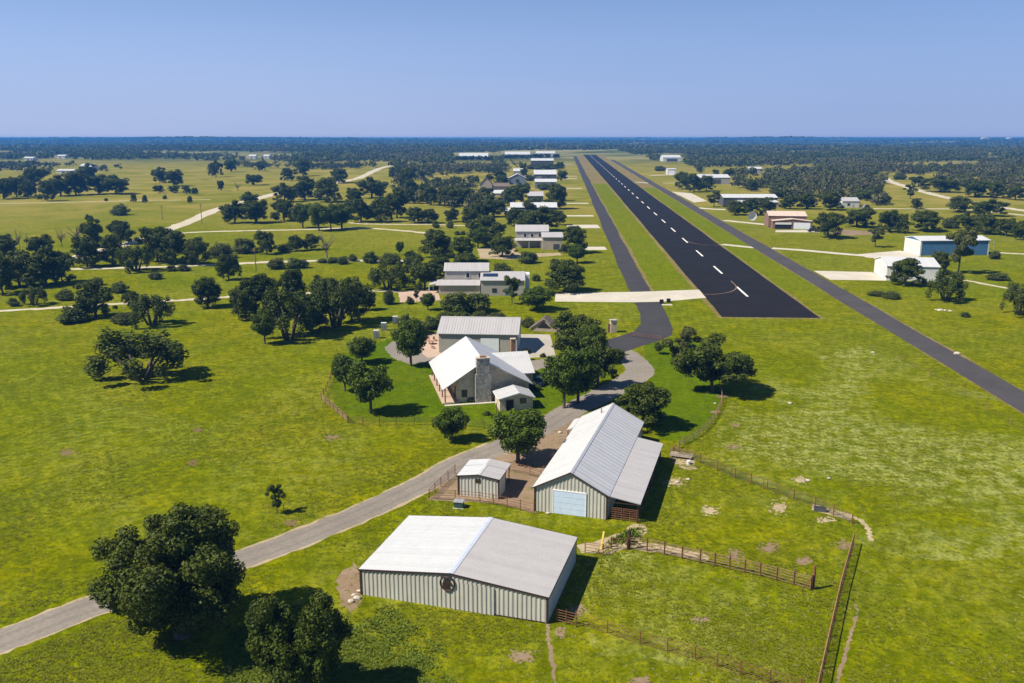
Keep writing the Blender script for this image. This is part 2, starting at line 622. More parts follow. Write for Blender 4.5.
# centreline dashes: even spacing along the runway
k = CAM_F * CAM_H / PC
v_first = to_rw(at(727.5, 287.5))[1]
spacing = (to_rw(at(690, 253.3))[1] - to_rw(at(706, 269.8))[1])
dash = 0
cu = sum(to_rw(at(*q_))[0] for q_ in ((718.7, 269.8), (699.7, 253.3), (684.4, 240.1), (672.5, 229.7))) / 4
spacing = to_rw(at(699.7, 253.3))[1] - to_rw(at(718.7, 269.8))[1]
v = to_rw(at(718.7, 269.8))[1] - spacing
while v < RW_L - 20:
    strip('centreline_dash', cu - .36, cu + .36, v - spacing * .2, v + spacing * .2, .024, M['paint'], .02, 2)
    v += spacing
# curved lead-in lines
for ptl in ([(700, 294.5), (715, 294.2), (728, 292.5), (735, 289.5), (736, 286), (731, 281)],
            [(686, 241), (695, 243.4), (706, 244.8), (716, 245.3), (724, 245.6)]):
    ribbon('lead_in_line', pts(*ptl), .38, .024, M['tanpaint'], .01)
# first threshold bar at the very start
# white concrete crossing
flat_sheet('concrete_crossing', pts((555, 293.2), (640, 291.8), (699, 289.6), (706, 297.8), (662, 301.8), (632, 302.3), (555, 301.6)), .026, M['concrete'], .12, 1.5)
# asphalt throat from the taxiway to the drive
flat_sheet('asphalt_apron', pts((634.5, 302), (660, 302), (667, 315), (673, 329), (672, 335), (660, 340.5), (640, 346.5), (622, 353), (607, 352), (600, 342), (622, 335.5), (634, 331.5), (641, 324), (640, 313)), .018, M['taxi'], .1, 1.5)
# gravel drive
ribbon('gravel_drive', pts((-40, 653), (0, 641.5), (105, 602), (245, 558), (330, 526), (420, 485.5), (458, 464), (500, 447), (540, 428), (570, 411), (598, 397), (625, 383), (640, 371), (630, 358), (618, 350)), [4.5, 4.5, 4.6, 5.0, 6.0, 6.2, 6.0], .012, M['gravel'], .12)
DRIVE = smooth_line(pts((-40, 653), (0, 641.5), (105, 602), (245, 558), (330, 526), (420, 485.5), (458, 464), (500, 447), (540, 428), (570, 411)), 4)
for off in (-.95, .95):
    q_ = []
    for i in range(len(DRIVE)):
        d_ = DRIVE[min(i + 1, len(DRIVE) - 1)] - DRIVE[max(i - 1, 0)]
        d_ = d_ / np.hypot(*d_)
        q_.append(DRIVE[i] + np.array((-d_[1], d_[0])) * off)
    ribbon('wheel_track', q_, .6, .015, M['rut'], .07, 3)
ribbon('caliche_edge', pts((-40, 653), (0, 641.5), (105, 602), (245, 558), (330, 526), (420, 485.5), (458, 464), (500, 447)), [5.2, 5.2, 5.4, 5.8], .006, M['paledirt'], .14, seed=4)
ribbon('gravel_drive', pts((622, 358), (590, 360), (560, 361), (540, 364), (520, 368)), 6.5, .010, M['gravel'], .2)
flat_sheet('concrete_pad', pts((514, 334), (550, 334.5), (556, 357), (516, 358)), .014, M['slab'], .05)
flat_sheet('gravel_turnaround', pts((393, 341), (425, 340), (438, 352), (434, 362), (409, 364), (391, 357), (384.5, 348)), .010, M['gravel'], .25, 1.0)
flat_sheet('patio', pts((424, 334), (439, 333), (441, 356), (428, 358), (417, 350)), .014, M['patio'], .06)
# mown lawn around the house
flat_sheet('lawn', pts((330, 382), (336, 408), (350, 421), (432, 423), (480, 428), (520, 420), (548, 412), (590, 392), (620, 372), (560, 366), (520, 362), (440, 352), (392, 338), (350, 352)), .0035, M['lawn'], .8, 3)
flat_sheet('lawn', pts((645, 345), (672, 337), (700, 345), (722, 385), (722, 402), (712, 423), (690, 445), (660, 440), (650, 400), (648, 372)), .0035, M['lawn'], .5, 3)
flat_sheet('rough_grass', pts((735, 392), (860, 345), (1000, 400), (1100, 470), (1100, 560), (880, 560), (840, 515), (700, 458)), .0025, M['rough'], 1.5, 4)
flat_sheet('rough_grass', pts((585, 560), (630, 552), (810, 592), (826, 570), (812, 640), (800, 700), (600, 650), (565, 610)), .0045, M['rough'], 1.0, 3)

# tracks and driveways
ribbon('dirt_road', pts((40, 274), (62, 264), (90, 253), (120, 246), (150, 236), (181, 224.8), (220, 208.5), (262, 197.5), (274, 194), (306, 188), (338, 182.4), (360, 177.5), (379, 168.8), (392, 165.4)), [7, 8, 8.5, 9], .008, M['caliche'], .5)
ribbon('farm_track', pts((60, 270), (75, 269), (133, 267.7), (189, 265.6), (220, 264.6), (260, 262.4), (305, 261), (350, 260.6), (404, 261)), 4.2, .008, M['caliche'], .35, seed=2)
ribbon('farm_track', pts((-30, 312.5), (0, 311), (62, 307.3), (116, 304), (172, 300.7), (220, 297.4), (260, 295.2), (320, 292.4), (366, 290.8), (400, 291.5)), 3.0, .008, M['caliche'], .3, seed=3)
ribbon('farm_track', pts((160, 234.5), (200, 232), (250, 230.6), (301, 229.6), (355, 227.8), (394, 230), (420, 232.4), (440, 235)), 4.0, .008, M['caliche'], .35, seed=5)
ribbon('farm_track', pts((350, 222.5), (356, 223.4), (372, 224.1), (400, 224.4), (430, 224.4), (466, 225.6), (490, 226)), 3.2, .008, M['caliche'], .3, seed=6)
ribbon('farm_track', pts((-40, 204), (0, 203.5), (77, 202), (140, 200.6), (211, 199.6)), 3.2, .008, M['caliche'], .4, seed=7)
flat_sheet('gravel_yard', pts((398, 291), (437, 289.5), (441, 300), (400, 302.5)), .010, M['patio'], .3, 2)
flat_sheet('gravel_yard', pts((477, 249), (512, 246), (520, 254), (560, 252.5), (562, 255), (510, 259.5), (480, 258.5)), .010, M['paledirt'], .5, 2)
for (x0, x1, y, w) in ((556, 572.8, 164.8, 7), (563, 577, 176.2, 6), (563, 577, 178.5, 6), (562, 582, 188.4, 6), (566, 588.5, 203.3, 6), (567, 593.5, 215.8, 6), (567, 599, 226.4, 13), (578, 606, 248.3, 8)):
    ribbon('concrete_driveway', [at(x0, y)[:2], at((x0 + x1) / 2, y)[:2], at(x1, y)[:2]], w * 1.3, .012, M['concrete'], .1)
for (l, w) in (([(722, 244.3), (738, 246), (755, 247.7)], 4.5), ([(772, 248.2), (800, 250), (835, 253.2), (868, 256)], 5), ([(724, 220.3), (742, 222.2), (766, 224.6)], 5.5),
               ([(697, 207.8), (712, 209), (727, 209.6)], 7), ([(650, 175.6), (664, 175), (678, 174.5)], 8), ([(636, 182), (645, 182.7), (652, 183.4)], 6), ([(663, 183), (672, 183), (680, 183)], 6)):
    ribbon('concrete_driveway', pts(*l), w, .012, M['concrete'], .1)
flat_sheet('concrete_pad', pts((671.5, 191.6), (691, 193.2), (707, 201), (694, 202.6), (683, 197)), .010, M['concrete'], .2, 3)
flat_sheet('concrete_pad', pts((813, 270.6), (850, 271.6), (872, 272), (887, 280.6), (830, 279.8)), .010, M['concrete'], .15, 2)
flat_sheet('concrete_pad', pts((858, 254.2), (900, 250.6), (921, 256), (905, 261), (866, 257.4)), .010, M['concrete'], .15, 2)
flat_sheet('concrete_pad', pts((776, 230.2), (812, 230.2), (822, 232.4), (775, 232.2)), .010, M['concrete'], .1, 2)
flat_sheet('dirt_yard', pts((820, 226), (850, 230), (872, 231.5), (890, 234), (850, 235.5), (815, 231)), .010, M['dirt'], .5, 2)
ribbon('dirt_road', pts((885, 178), (891, 181.6), (905, 186.3), (927, 192.6), (949, 198), (976, 202.8), (1002, 207.2), (1030, 211.5), (1070, 217)), 8, .008, M['caliche'], .5, seed=8)
ribbon('farm_track', pts((870, 208.6), (910, 208.8), (958, 209.2), (1002, 213), (1050, 218)), 5, .008, M['caliche'], .4, seed=9)
ribbon('footpath', pts((950, 277.5), (970, 281), (990, 285), (1015, 289.5), (1040, 294)), 2.0, .008, M['caliche'], .2, seed=9)
ribbon('farm_track', pts((996, 252.5), (1010, 253.3), (1045, 255)), 3.5, .008, M['caliche'], .2, seed=9)
# bare earth
flat_sheet('dirt_yard', pts((429, 500), (455, 472), (480, 452), (520, 455), (548, 428), (570, 412), (585, 408), (560, 452), (536, 492), (534, 513), (510, 506), (480, 503)), .0075, M['dirt'], .5, 1.2)
flat_sheet('dirt_patch', pts((338, 575), (356, 562), (362, 575), (361, 600), (350, 612), (338, 600)), .0075, M['dirt'], .5, 1.0)
flat_sheet('dirt_path', pts((578, 545), (592, 541), (615, 536), (628, 528), (634, 523), (646, 524), (642, 536), (632, 548), (610, 554), (584, 553)), .0075, M['paledirt'], .4, 1.0)
flat_sheet('dirt_path', pts((630, 540), (650, 543), (690, 550), (712, 556), (708, 561), (660, 553), (630, 549)), .0075, M['paledirt'], .4, 1.0)
flat_sheet('dirt_path', pts((672, 455), (694, 459), (697, 470), (684, 469), (672, 463)), .0075, M['paledirt'], .3, .8)
for i, (x, y, rx, ry) in enumerate(((521, 656, 14, 7), (578, 609, 8, 6), (710, 511, 10, 5), (780, 508, 12, 8), (803, 561, 8, 3.5), (800, 480, 7, 3), (733, 447, 8, 3), (716, 412, 5, 1.6), (333, 437, 8, 3.6), (291, 523, 6.5, 3), (67, 453, 9, 3.5), (193, 463, 5, 3), (198, 430, 4, 2), (675, 482, 14, 5), (770, 548, 12, 6), (700, 620, 8, 3), (640, 681, 9, 3), (560, 632, 5, 5), (735, 555, 9, 5), (825, 520, 9, 3), (845, 545, 8, 5), (722, 396, 5, 2), (735, 425, 4, 1.5))):
    rr = random.Random(i)
    ring = []
    for k in range(20):
        t = 2 * math.pi * k / 20
        q = rr.uniform(.65, 1.15)
        ring.append(at(x + rx * q * math.cos(t), y + ry * q * math.sin(t))[:2])
    m = MB()
    core = [(at(x, y)[0] + (q[0] - at(x, y)[0]) * .6, at(x, y)[1] + (q[1] - at(x, y)[1]) * .6, .0085) for q in ring]
    m.quad(*core)
    for k in range(70):                          # crumbs round the bare core
        t, q = rr.uniform(0, 6.283), rr.gauss(.75, .28)
        c0 = at(x + rx * q * math.cos(t), y + ry * q * math.sin(t))
        e = rr.uniform(.05, .24)
        m.quad(*[(c0[0] + e * rr.uniform(.5, 1.4) * math.cos(a_ * 1.2566), c0[1] + e * rr.uniform(.5, 1.4) * math.sin(a_ * 1.2566), .009 + k * .00003) for a_ in range(5)])
    tag(m.build('dirt_patch', M['paledirt'] if i in (2, 3, 5, 13, 19) else M['darkdirt'] if i in (9, 10, 11, 12) else M['dirt']), kind='structure')
ribbon('dirt_path', pts((838, 683), (840, 671), (847, 650), (852, 630), (857, 614), (856, 604)), .32, .009, M['dirt'], .1)
ribbon('dirt_path', pts((850, 516), (860, 520), (867, 528), (871, 541)), .6, .009, M['paledirt'], .15)
ribbon('dirt_path', pts((556, 690), (552, 660), (549, 640), (548, 624)), .35, .009, M['dirt'], .12)

BUILT = []                                     # (x, y, radius) kept clear of trees and weeds


# ------------------------------------------------------------------ buildings
def siding(m, p, q, z0, top, pitch=.5, depth=.065, ribw=.22):
    """ribbed metal sheet wall from p to q (local xy), outside on the right-hand side of p->q; top(t) gives its height"""
    p, q = np.array(p, float), np.array(q, float)
    L = np.hypot(*(q - p))
    d = (q - p) / L
    n = np.array((d[1], -d[0]))
    prof = []
    s = 0.0
    while s < L - pitch * .4:
        prof += [(s, 0), (min(L, s + pitch - ribw - .06), 0), (min(L, s + pitch - ribw), depth), (min(L, s + pitch - .06), depth)]
        s += pitch
    prof.append((L, 0))
    base = len(m.v)
    for s, o in prof:
        a = p + d * s + n * o
        m.v += [(a[0], a[1], z0), (a[0], a[1], top(s / L))]
    for i in range(len(prof) - 1):
        if prof[i + 1][0] - prof[i][0] < 1e-6 and prof[i + 1][1] == prof[i][1]:
            continue
        m.f.append((base + 2 * i, base + 2 * i + 2, base + 2 * i + 3, base + 2 * i + 1))


def slope_ribs(m, A, B, C, D, n, w=.06, h=.05):
    """standing seams on a roof plane A-B (eave) to D-C (ridge)"""
    A, B, C, D = map(Vector, (A, B, C, D))
    nn = (B - A).cross(D - A).normalized()
    if nn.z < 0:
        nn = -nn
    dv = (B - A).normalized() * w / 2
    for i in range(1, n):
        t = i / n
        a, b = A.lerp(B, t), D.lerp(C, t)
        up = nn * h
        m.quad(a - dv, a + dv, a + dv * .6 + up, a - dv * .6 + up)
        m.quad(b + dv, b - dv, b - dv * .6 + up, b + dv * .6 + up)
        m.quad(a - dv, a - dv * .6 + up, b - dv * .6 + up, b - dv)
        m.quad(a + dv * .6 + up, a + dv, b + dv, b + dv * .6 + up)
        m.quad(a - dv * .6 + up, a + dv * .6 + up, b + dv * .6 + up, b - dv * .6 + up)


def gable(root, w, d, h, hr, wall, roof, rf=.5, oh=.3, ohv=.25, ribs=True, seam=.9, trim=None, roof2=None, ridge=None, x0=0.0, y0=0.0, z0=0.0, th=.14, lo_left=None, seam2=None, wallname='wall', base=0.0, corner=None):
    """gabled block in root's frame: gable ends face -v and +v, the ridge runs along v"""
    m = MB()
    xr = w * rf
    topf = lambda t: h + (hr - h) * (t / rf if t < rf else (1 - t) / (1 - rf)) - .02
    if ribs:
        siding(m, (x0, y0), (x0 + w, y0), z0, topf)
        siding(m, (x0 + w, y0), (x0 + w, y0 + d), z0, lambda t: h - .02)
        siding(m, (x0 + w, y0 + d), (x0, y0 + d), z0, lambda t: topf(1 - t))
        siding(m, (x0, y0 + d), (x0, y0), z0, lambda t: h - .02)
        # the gable tops end on the ridge line
    else:
        P = [(x0, y0), (x0 + w, y0), (x0 + w, y0 + d), (x0, y0 + d)]
        m.quad((x0, y0, z0), (x0 + w, y0, z0), (x0 + w, y0, h), (x0 + xr, y0, hr - .02), (x0, y0, h))
        m.quad((x0 + w, y0 + d, z0), (x0, y0 + d, z0), (x0, y0 + d, h), (x0 + xr, y0 + d, hr - .02), (x0 + w, y0 + d, h))
        m.quad((x0 + w, y0, z0), (x0 + w, y0 + d, z0), (x0 + w, y0 + d, h), (x0 + w, y0, h))
        m.quad((x0, y0 + d, z0), (x0, y0, z0), (x0, y0, h), (x0, y0 + d, h))
    m.build(wallname, wall, root)
    sl, sr = (hr - h) / xr, (hr - h) / (w - xr)
    ya, yb = y0 - ohv, y0 + d + ohv
    rise = th
    Lt = [(x0 - oh, ya, h - sl * oh + rise), (x0 + xr, ya, hr + rise), (x0 + xr, yb, hr + rise), (x0 - oh, yb, h - sl * oh + rise)]
    Rt = [(x0 + xr + .002, ya, hr + rise), (x0 + w + oh, ya, h - sr * oh + rise), (x0 + w + oh, yb, h - sr * oh + rise), (x0 + xr + .002, yb, hr + rise)]
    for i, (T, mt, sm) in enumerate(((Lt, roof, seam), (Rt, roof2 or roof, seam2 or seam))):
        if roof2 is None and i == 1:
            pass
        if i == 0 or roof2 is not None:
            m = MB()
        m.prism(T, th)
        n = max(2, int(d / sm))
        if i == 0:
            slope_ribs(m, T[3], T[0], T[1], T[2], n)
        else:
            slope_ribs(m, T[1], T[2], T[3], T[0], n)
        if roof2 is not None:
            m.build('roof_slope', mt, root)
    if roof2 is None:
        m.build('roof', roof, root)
    if ridge is not None:
        m = MB()
        wd = .32
        m.prism([(x0 + xr - wd, ya - .01, hr - sl * wd + rise + .055), (x0 + xr, ya - .01, hr + rise + .06), (x0 + xr, yb + .01, hr + rise + .06), (x0 + xr - wd, yb + .01, hr - sl * wd + rise + .055)], .05)
        m.prism([(x0 + xr + .001, ya - .01, hr + rise + .06), (x0 + xr + wd, ya - .01, hr - sr * wd + rise + .055), (x0 + xr + wd, yb + .01, hr - sr * wd + rise + .055), (x0 + xr + .001, yb + .01, hr + rise + .06)], .05)
        m.build('ridge_cap', ridge, root)
    if trim is not None:
        t = .2
        for yy in (ya - .035, yb + .004):
            MB().prism([(x0 - oh - .02, yy, h - sl * oh + rise + .02), (x0 + xr, yy, hr + rise + .02), (x0 + xr, yy + .03, hr + rise + .02), (x0 - oh - .02, yy + .03, h - sl * oh + rise + .02)], t).build('rake_trim', trim, root)
            MB().prism([(x0 + xr + .001, yy, hr + rise + .02), (x0 + w + oh + .02, yy, h - sr * oh + rise + .02), (x0 + w + oh + .02, yy + .03, h - sr * oh + rise + .02), (x0 + xr + .001, yy + .03, hr + rise + .02)], t).build('rake_trim', trim, root)
        for xx, hh in ((x0 - oh - .05, h - sl * oh + rise), (x0 + w + oh + .005, h - sr * oh + rise)):
            MB().box(xx, xx + .045, ya, yb, hh - .15, hh - .012).build('gutter', trim, root)
    if corner is not None:
        for cx_, cy_ in ((x0, y0), (x0 + w, y0), (x0 + w, y0 + d), (x0, y0 + d)):
            MB().box(cx_ - .1, cx_ + .1, cy_ - .1, cy_ + .1, z0, h - .05).build('corner_trim', corner, root)
    a = root.rotation_euler.z
    cxl, cyl = x0 + w / 2, y0 + d / 2
    BUILT.append((root.location.x + cxl * math.cos(a) - cyl * math.sin(a), root.location.y + cxl * math.sin(a) + cyl * math.cos(a), .5 * math.hypot(w, d)))


def front_part(root, name, mat, u0, u1, z0, z1, y=0.0, proud=.1, frame=None, panels=0):
    """door or window on the -v face; panels adds raised horizontal sections"""
    m = MB()
    if panels:
        hgt = (z1 - z0) / panels
        for i in range(panels):
            m.box(u0, u1, y - proud, y - .01, z0 + i * hgt + .02, z0 + (i + 1) * hgt - .02)
        m.box(u0 + .02, u1 - .02, y - proud + .04, y - .012, z0, z1)
    else:
        m.box(u0, u1, y - proud, y - .01, z0, z1)
    o = m.build(name, mat, root)
    if frame is not None:
        f = .12
        g = MB()
        g.box(u0 - f, u0 - .002, y - proud - .03, y - .008, z0, z1 + f)
        g.box(u1 + .002, u1 + f, y - proud - .03, y - .008, z0, z1 + f)
        g.box(u0 - .001, u1 + .001, y - proud - .03, y - .008, z1 + .002, z1 + f)
        g.build(name + '_frame', frame, o)
    return o


def side_part(root, name, mat, v0, v1, z0, z1, x, proud=.1):
    m = MB().box(min(x, x + proud), max(x, x + proud), v0, v1, z0, z1)
    return m.build(name, mat, root)


# front barn
fb = empty('metal_barn', (-16.69, 87.18, 0), R(-16.15), 'wide low barn in the foreground with one white and one grey roof slope', 'barn')
gable(fb, 21.2, 14.02, 3.0, 4.1, M['siding'], M['roofwhite'], oh=.18, ohv=.15, trim=M['trim'], roof2=M['roofgrey'], ridge=M['bluecap'], seam=1.0, seam2=.33, corner=M['trim'])  # right slope's grey: partly its own sheeting, partly shade put into the colour
# sliding door panel, dark strip painted as the sill's shadow and round emblem
m = MB()
siding(m, (10.6, -.10), (15.4, -.10), .05, lambda t: 3.35 - .12 * t, depth=.07)
m.build('sliding_door', M['siding'], fb)
MB().box(10.6, 21.0, -.07, -.03, 0, .16).build('painted_sill_shadow', M['trim'], fb)
em = MB()
ec = (10.25, -.2, 3.02)
R1 = .8
ringp = []
for k in range(28):
    t = 2 * math.pi * k / 28
    ringp.append((ec[0] + R1 * math.cos(t), ec[1], ec[2] + R1 * math.sin(t)))
ringp.append(ringp[0])
em.tube(ringp, .10, 6, False)
eo = em.build('round_emblem', M['trim'], fb)
# a dark cut-out of a horse's head and neck inside the ring
sil = [(-.62, -.62), (-.42, .02), (-.18, .34), (-.04, .62), (.06, .42), (.26, .34), (.56, -.02), (.58, -.2), (.44, -.26), (.16, -.06), (.1, -.2), (.22, -.52), (.3, -.84), (-.3, -.86)]
MB().prism([(ec[0] + a, ec[1] - .03, ec[2] + b) for a, b in sil], .05, (0, 1, 0)).build('emblem_cutout', M['trim'], eo)
MB().prism([(ec[0] + a, ec[1] - .02, ec[2] + b) for a, b in [(-.8, .1), (-.5, .05), (-.5, .55), (-.68, .42)]], .03, (0, 1, 0)).build('emblem_pale_plate', M['white'], eo)

# main barn with a lean-to
mb_ = empty('long_barn', (3.09, 109.09, 0), R(-16.7), 'long steep roofed barn with white overhead door and open lean-to', 'barn')
gable(mb_, 9.81, 30.82, 3.45, 6.05, M['siding'], M['galv'], oh=.35, ohv=.3, trim=M['trim'], ridge=M['galv'], seam=1.1, corner=M['trim'])
front_part(mb_, 'overhead_door', M['doorblue'], 2.6, 6.95, .02, 3.3, 0, .12, M['whitetrim'], panels=4)
# lean-to: sloping roof, posts, back wall, stall gates
lw, l0, l1 = 4.18, -.05, 23.5
hi, lo_ = 3.42, 2.78
m = MB()
T = [(9.81 + .42, l0, hi - .02), (9.81 + lw + .25, l0, lo_), (9.81 + lw + .25, l1, lo_), (9.81 + .42, l1, hi - .02)]
m.prism(T, .12)
slope_ribs(m, T[1], T[2], T[3], T[0], 20)
m.build('lean_to_roof', M['roofpink'], mb_)
m = MB().box(9.9, 9.81 + lw + .2, l0 - .06, l0 - .005, lo_ - .25, lo_ - .13)
m.build('lean_to_beam', M['trim'], mb_)
for vv in (.25, 6, 11.8, 17.6, 23.2):
    MB().box(9.81 + lw - .2, 9.81 + lw, vv - .1, vv + .1, 0, lo_ - .1).build('post', M['trim'], mb_)
for (ga, gb) in ((10.1, 11.75), (11.95, 13.75)):
    m = MB()
    for zz in (.25, .55, .85, 1.15, 1.45, 1.7):
        m.bar((ga, .25, zz), (gb, .25, zz), .05, .09)
    for uu in (ga, (ga + gb) / 2, gb):
        m.bar((uu, .25, .1), (uu, .25, 1.8), .07, .07)
    m.build('stall_gate', M['rust'], mb_)
m = MB()
for i in range(3):
    a, b = (.4, 6.2, 12.0)[i], (5.8, 11.6, 17.4)[i]
    for zz in (.4, .8, 1.2, 1.6):
        m.bar((9.81 + lw - .1, a, zz), (9.81 + lw - .1, b, zz), .05, .08)
m.build('side_rail', M['rust'], mb_)
# porch step at the back left and the vent pipe
m = MB()
T = [(-1.6, 25.5, 2.75), (-.38, 25.5, 3.25), (-.38, 31.0, 3.25), (-1.6, 31.0, 2.75)]
m.prism(T, .1)
m.build('porch_roof', M['galv'], mb_)
for vv in (25.8, 30.6):
    MB().box(-1.5, -1.38, vv - .06, vv + .06, 0, 2.66).build('porch_post', M['trim'], mb_)
MB().tube([(3.7, 27.3, 5.3), (3.7, 27.3, 6.35)], .12, 8).build('vent_pipe', M['greyplastic'], mb_)

# shed
sh = empty('small_metal_shed', (-7.54, 114.26, 0), R(-14.68), 'small square metal shed inside the brown pipe corral', 'shed')
gable(sh, 5.87, 3.4, 2.88, 3.3, M['siding'], M['roofwhite'], oh=.2, ohv=.2, trim=M['trim'], roof2=M['roofgrey'], ridge=M['roofwhite'], corner=M['trim'])  # right slope takes the same greyer colour as the barn's
front_part(sh, 'window', M['trim'], 2.55, 3.3, 2.15, 2.75, 0, .1)
m = MB()
T1 = [(-.2, 3.66, 2.99), (2.935, 3.66, 3.43), (2.935, 6.1, 3.43), (-.2, 6.1, 2.99)]
T2 = [(2.94, 3.66, 3.43), (6.07, 3.66, 2.99), (6.07, 6.1, 2.99), (2.94, 6.1, 3.43)]
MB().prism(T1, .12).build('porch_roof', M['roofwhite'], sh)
MB().prism(T2, .12).build('porch_roof', M['roofgrey'], sh)
for uu in (.0, 5.75):
    MB().box(uu, uu + .12, 5.8, 5.92, 0, 2.88).build('post', M['trim'], sh)

# stone house
hs = empty('stone_house', (-12.7, 156.6, 0), R(12.5), 'stone ranch house with white metal roof and tall stone chimney', 'house')
HW, HD, HH, HR, HX = 16.6, 19.6, 3.0, 7.9, 7.5
m = MB()                                           # walls are set back on the porch side
pw = 2.6
sl, sr = (HR - HH) / HX, (HR - HH) / (HW - HX)
m.quad((pw, 0, 0), (HW - .3, 0, 0), (HW - .3, 0, HH + sr * .3), (HX, 0, HR - .02), (pw, 0, HH + sl * pw))
m.quad((HW - .3, HD, 0), (pw, HD, 0), (pw, HD, HH + sl * pw), (HX, HD, HR - .02), (HW - .3, HD, HH + sr * .3))
m.quad((HW - .3, 0, 0), (HW - .3, HD, 0), (HW - .3, HD, HH + sr * .3), (HW - .3, 0, HH + sr * .3))
m.quad((pw, HD, 0), (pw, 0, 0), (pw, 0, HH + sl * pw), (pw, HD, HH + sl * pw))
m.build('wall', M['stone'], hs)
m = MB()
oh, ya, yb, th = .4, -.7, HD + .4, .16
L1 = [(-oh, ya, HH - sl * oh + th), (HX, ya, HR + th), (HX, yb, HR + th), (-oh, yb, HH - sl * oh + th)]
R1_ = [(HX + .002, ya, HR + th), (HW + oh, ya, HH - sr * oh + th), (HW + oh, yb, HH - sr * oh + th), (HX + .002, yb, HR + th)]
m.prism(L1, th)
m.prism(R1_, th)
slope_ribs(m, L1[3], L1[0], L1[1], L1[2], 15, .05, .03)
slope_ribs(m, R1_[1], R1_[2], R1_[3], R1_[0], 15, .05, .03)
hroof = m.build('roof', M['galv'], hs)
# wing: ridge runs along u, to the right
WX0, WX1, WY0, WY1, WR = HW - 5.0, HW + 2.2, 7.0, 19.5, 5.9
m = MB()
wy = (WY0 + WY1) / 2
for T in ([(WX0, WY0 - .4, HH + .05), (WX1 + .4, WY0 - .4, HH + .05), (WX1 + .4, wy, WR), (WX0, wy, WR)],
          [(WX1 + .4, WY1 + .4, HH + .05), (WX0, WY1 + .4, HH + .05), (WX0, wy + .002, WR), (WX1 + .4, wy + .002, WR)]):
    m.prism(T, .14)
    slope_ribs(m, T[0], T[1], T[2], T[3], 12, .05, .04)
m.build('wing_roof', M['galv'], hs)
m = MB().quad((HW - .29, WY0, 0), (WX1, WY0, 0), (WX1, WY0, HH), (HW - .29, WY0, HH))
m.quad((WX1, WY0, 0), (WX1, WY1, 0), (WX1, WY1, HH), (WX1, wy, WR - .2), (WX1, WY0, HH))
m.quad((WX1, WY1, 0), (HW - .29, WY1, 0), (HW - .29, WY1, HH), (WX1, WY1, HH))
m.build('wing_wall', M['stone'], hs)
cb = MB()
cb.box(5.75, 8.75, -1.15, -.02, 0, 5.6)
cb.box(6.0, 8.5, -1.1, .05, 5.6, 8.55)
ch = cb.build('chimney', M['greystone'], hs)
MB().box(5.9, 8.6, -1.2, .12, 8.56, 8.74).build('chimney_cap', M['stone'], ch)
MB().box(6.7, 7.8, -.85, -.25, 8.75, 9.05).build('flue', M['redbrick'], ch)
MB().box(-.5, pw - .002, -.4, HD, .01, .16).build('porch_floor', M['patio'], hs)
MB().box(-.2, 11.5, -1.9, -1.2, .01, .12).build('walkway', M['concrete'], hs)
for i in range(6):
    vv = -.1 + i * (HD / 5.1)
    MB().box(.0, .22, vv - .11, vv + .11, .16, HH - .02).build('porch_post', M['wood'], hs)
MB().box(.0, .2, -.3, HD, HH - .02, HH + .17).build('porch_beam', M['wood'], hs)
front_part(hs, 'side_window', M['glass'], 3.4, 4.2, 1.0, 2.3, 0, .06, M['trim'])
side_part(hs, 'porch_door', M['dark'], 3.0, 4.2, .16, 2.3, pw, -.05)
for v0 in (7, 11, 15):
    side_part(hs, 'window', M['glass'], v0, v0 + 1.4, 1.0, 2.3, pw, -.05)
BUILT.append((-5, 166, 13))

# stone cottage
ct = empty('stone_cottage', (-2.22, 152.0, 0), R(12), 'little stone outbuilding with white gable roof beside the house', 'cottage')
gable(ct, 6.2, 4.6, 2.35, 3.25, M['stone'], M['galv'], rf=.58, oh=.35, ohv=.35, ribs=False, seam=.5, trim=M['whitetrim'], x0=0, y0=0)
front_part(ct, 'window', M['glass'], 3.9, 4.8, 1.2, 2.1, 0, .06, M['trim'])
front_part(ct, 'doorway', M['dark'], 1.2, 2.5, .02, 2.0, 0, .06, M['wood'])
for uu in (-.9,):
    MB().box(uu, uu + .16, -1.0, -.84, 0, 1.9).build('porch_post', M['wood'], ct)

# garage behind the house
gx, gy, ga = -16.91, 195.35, R(-3.9)
GWd, GDp = 18.13, 14.34
o2 = (gx + GWd * math.cos(ga), gy + GWd * math.sin(ga))
gr = empty('large_garage', (*o2, 0), ga + R(90), 'tall grey walled garage with pale metal roof behind the stone house', 'garage')
gable(gr, GDp, GWd, 4.66, 6.9, M['greywall'], M['roofpink'], oh=.35, ohv=.35, ribs=False, seam=.6, ridge=M['roofpink'], trim=M['whitetrim'])
# garage doors: one facing the house, one on the right-hand end
side = MB().box(-.1, -.012, 4.2, 8.4, .02, 3.6)
side.build('garage_door', M['door'], gr)
front_part(gr, 'end_door', M['door'], 4.0, 9.5, .02, 4.0, 0, .06, M['whitetrim'], panels=4)
bp = empty('brick_pillar', (*at(513, 361)[:2], 0), R(10), 'narrow red brick chimney stack between garage and house wing', 'chimney')
MB().box(-.5, .5, -.45, .45, 0, 5.0).build('stack', M['redbrick'], bp)
MB().box(-.6, .6, -.55, .55, 5.0, 5.2).build('cap', M['stone'], bp)


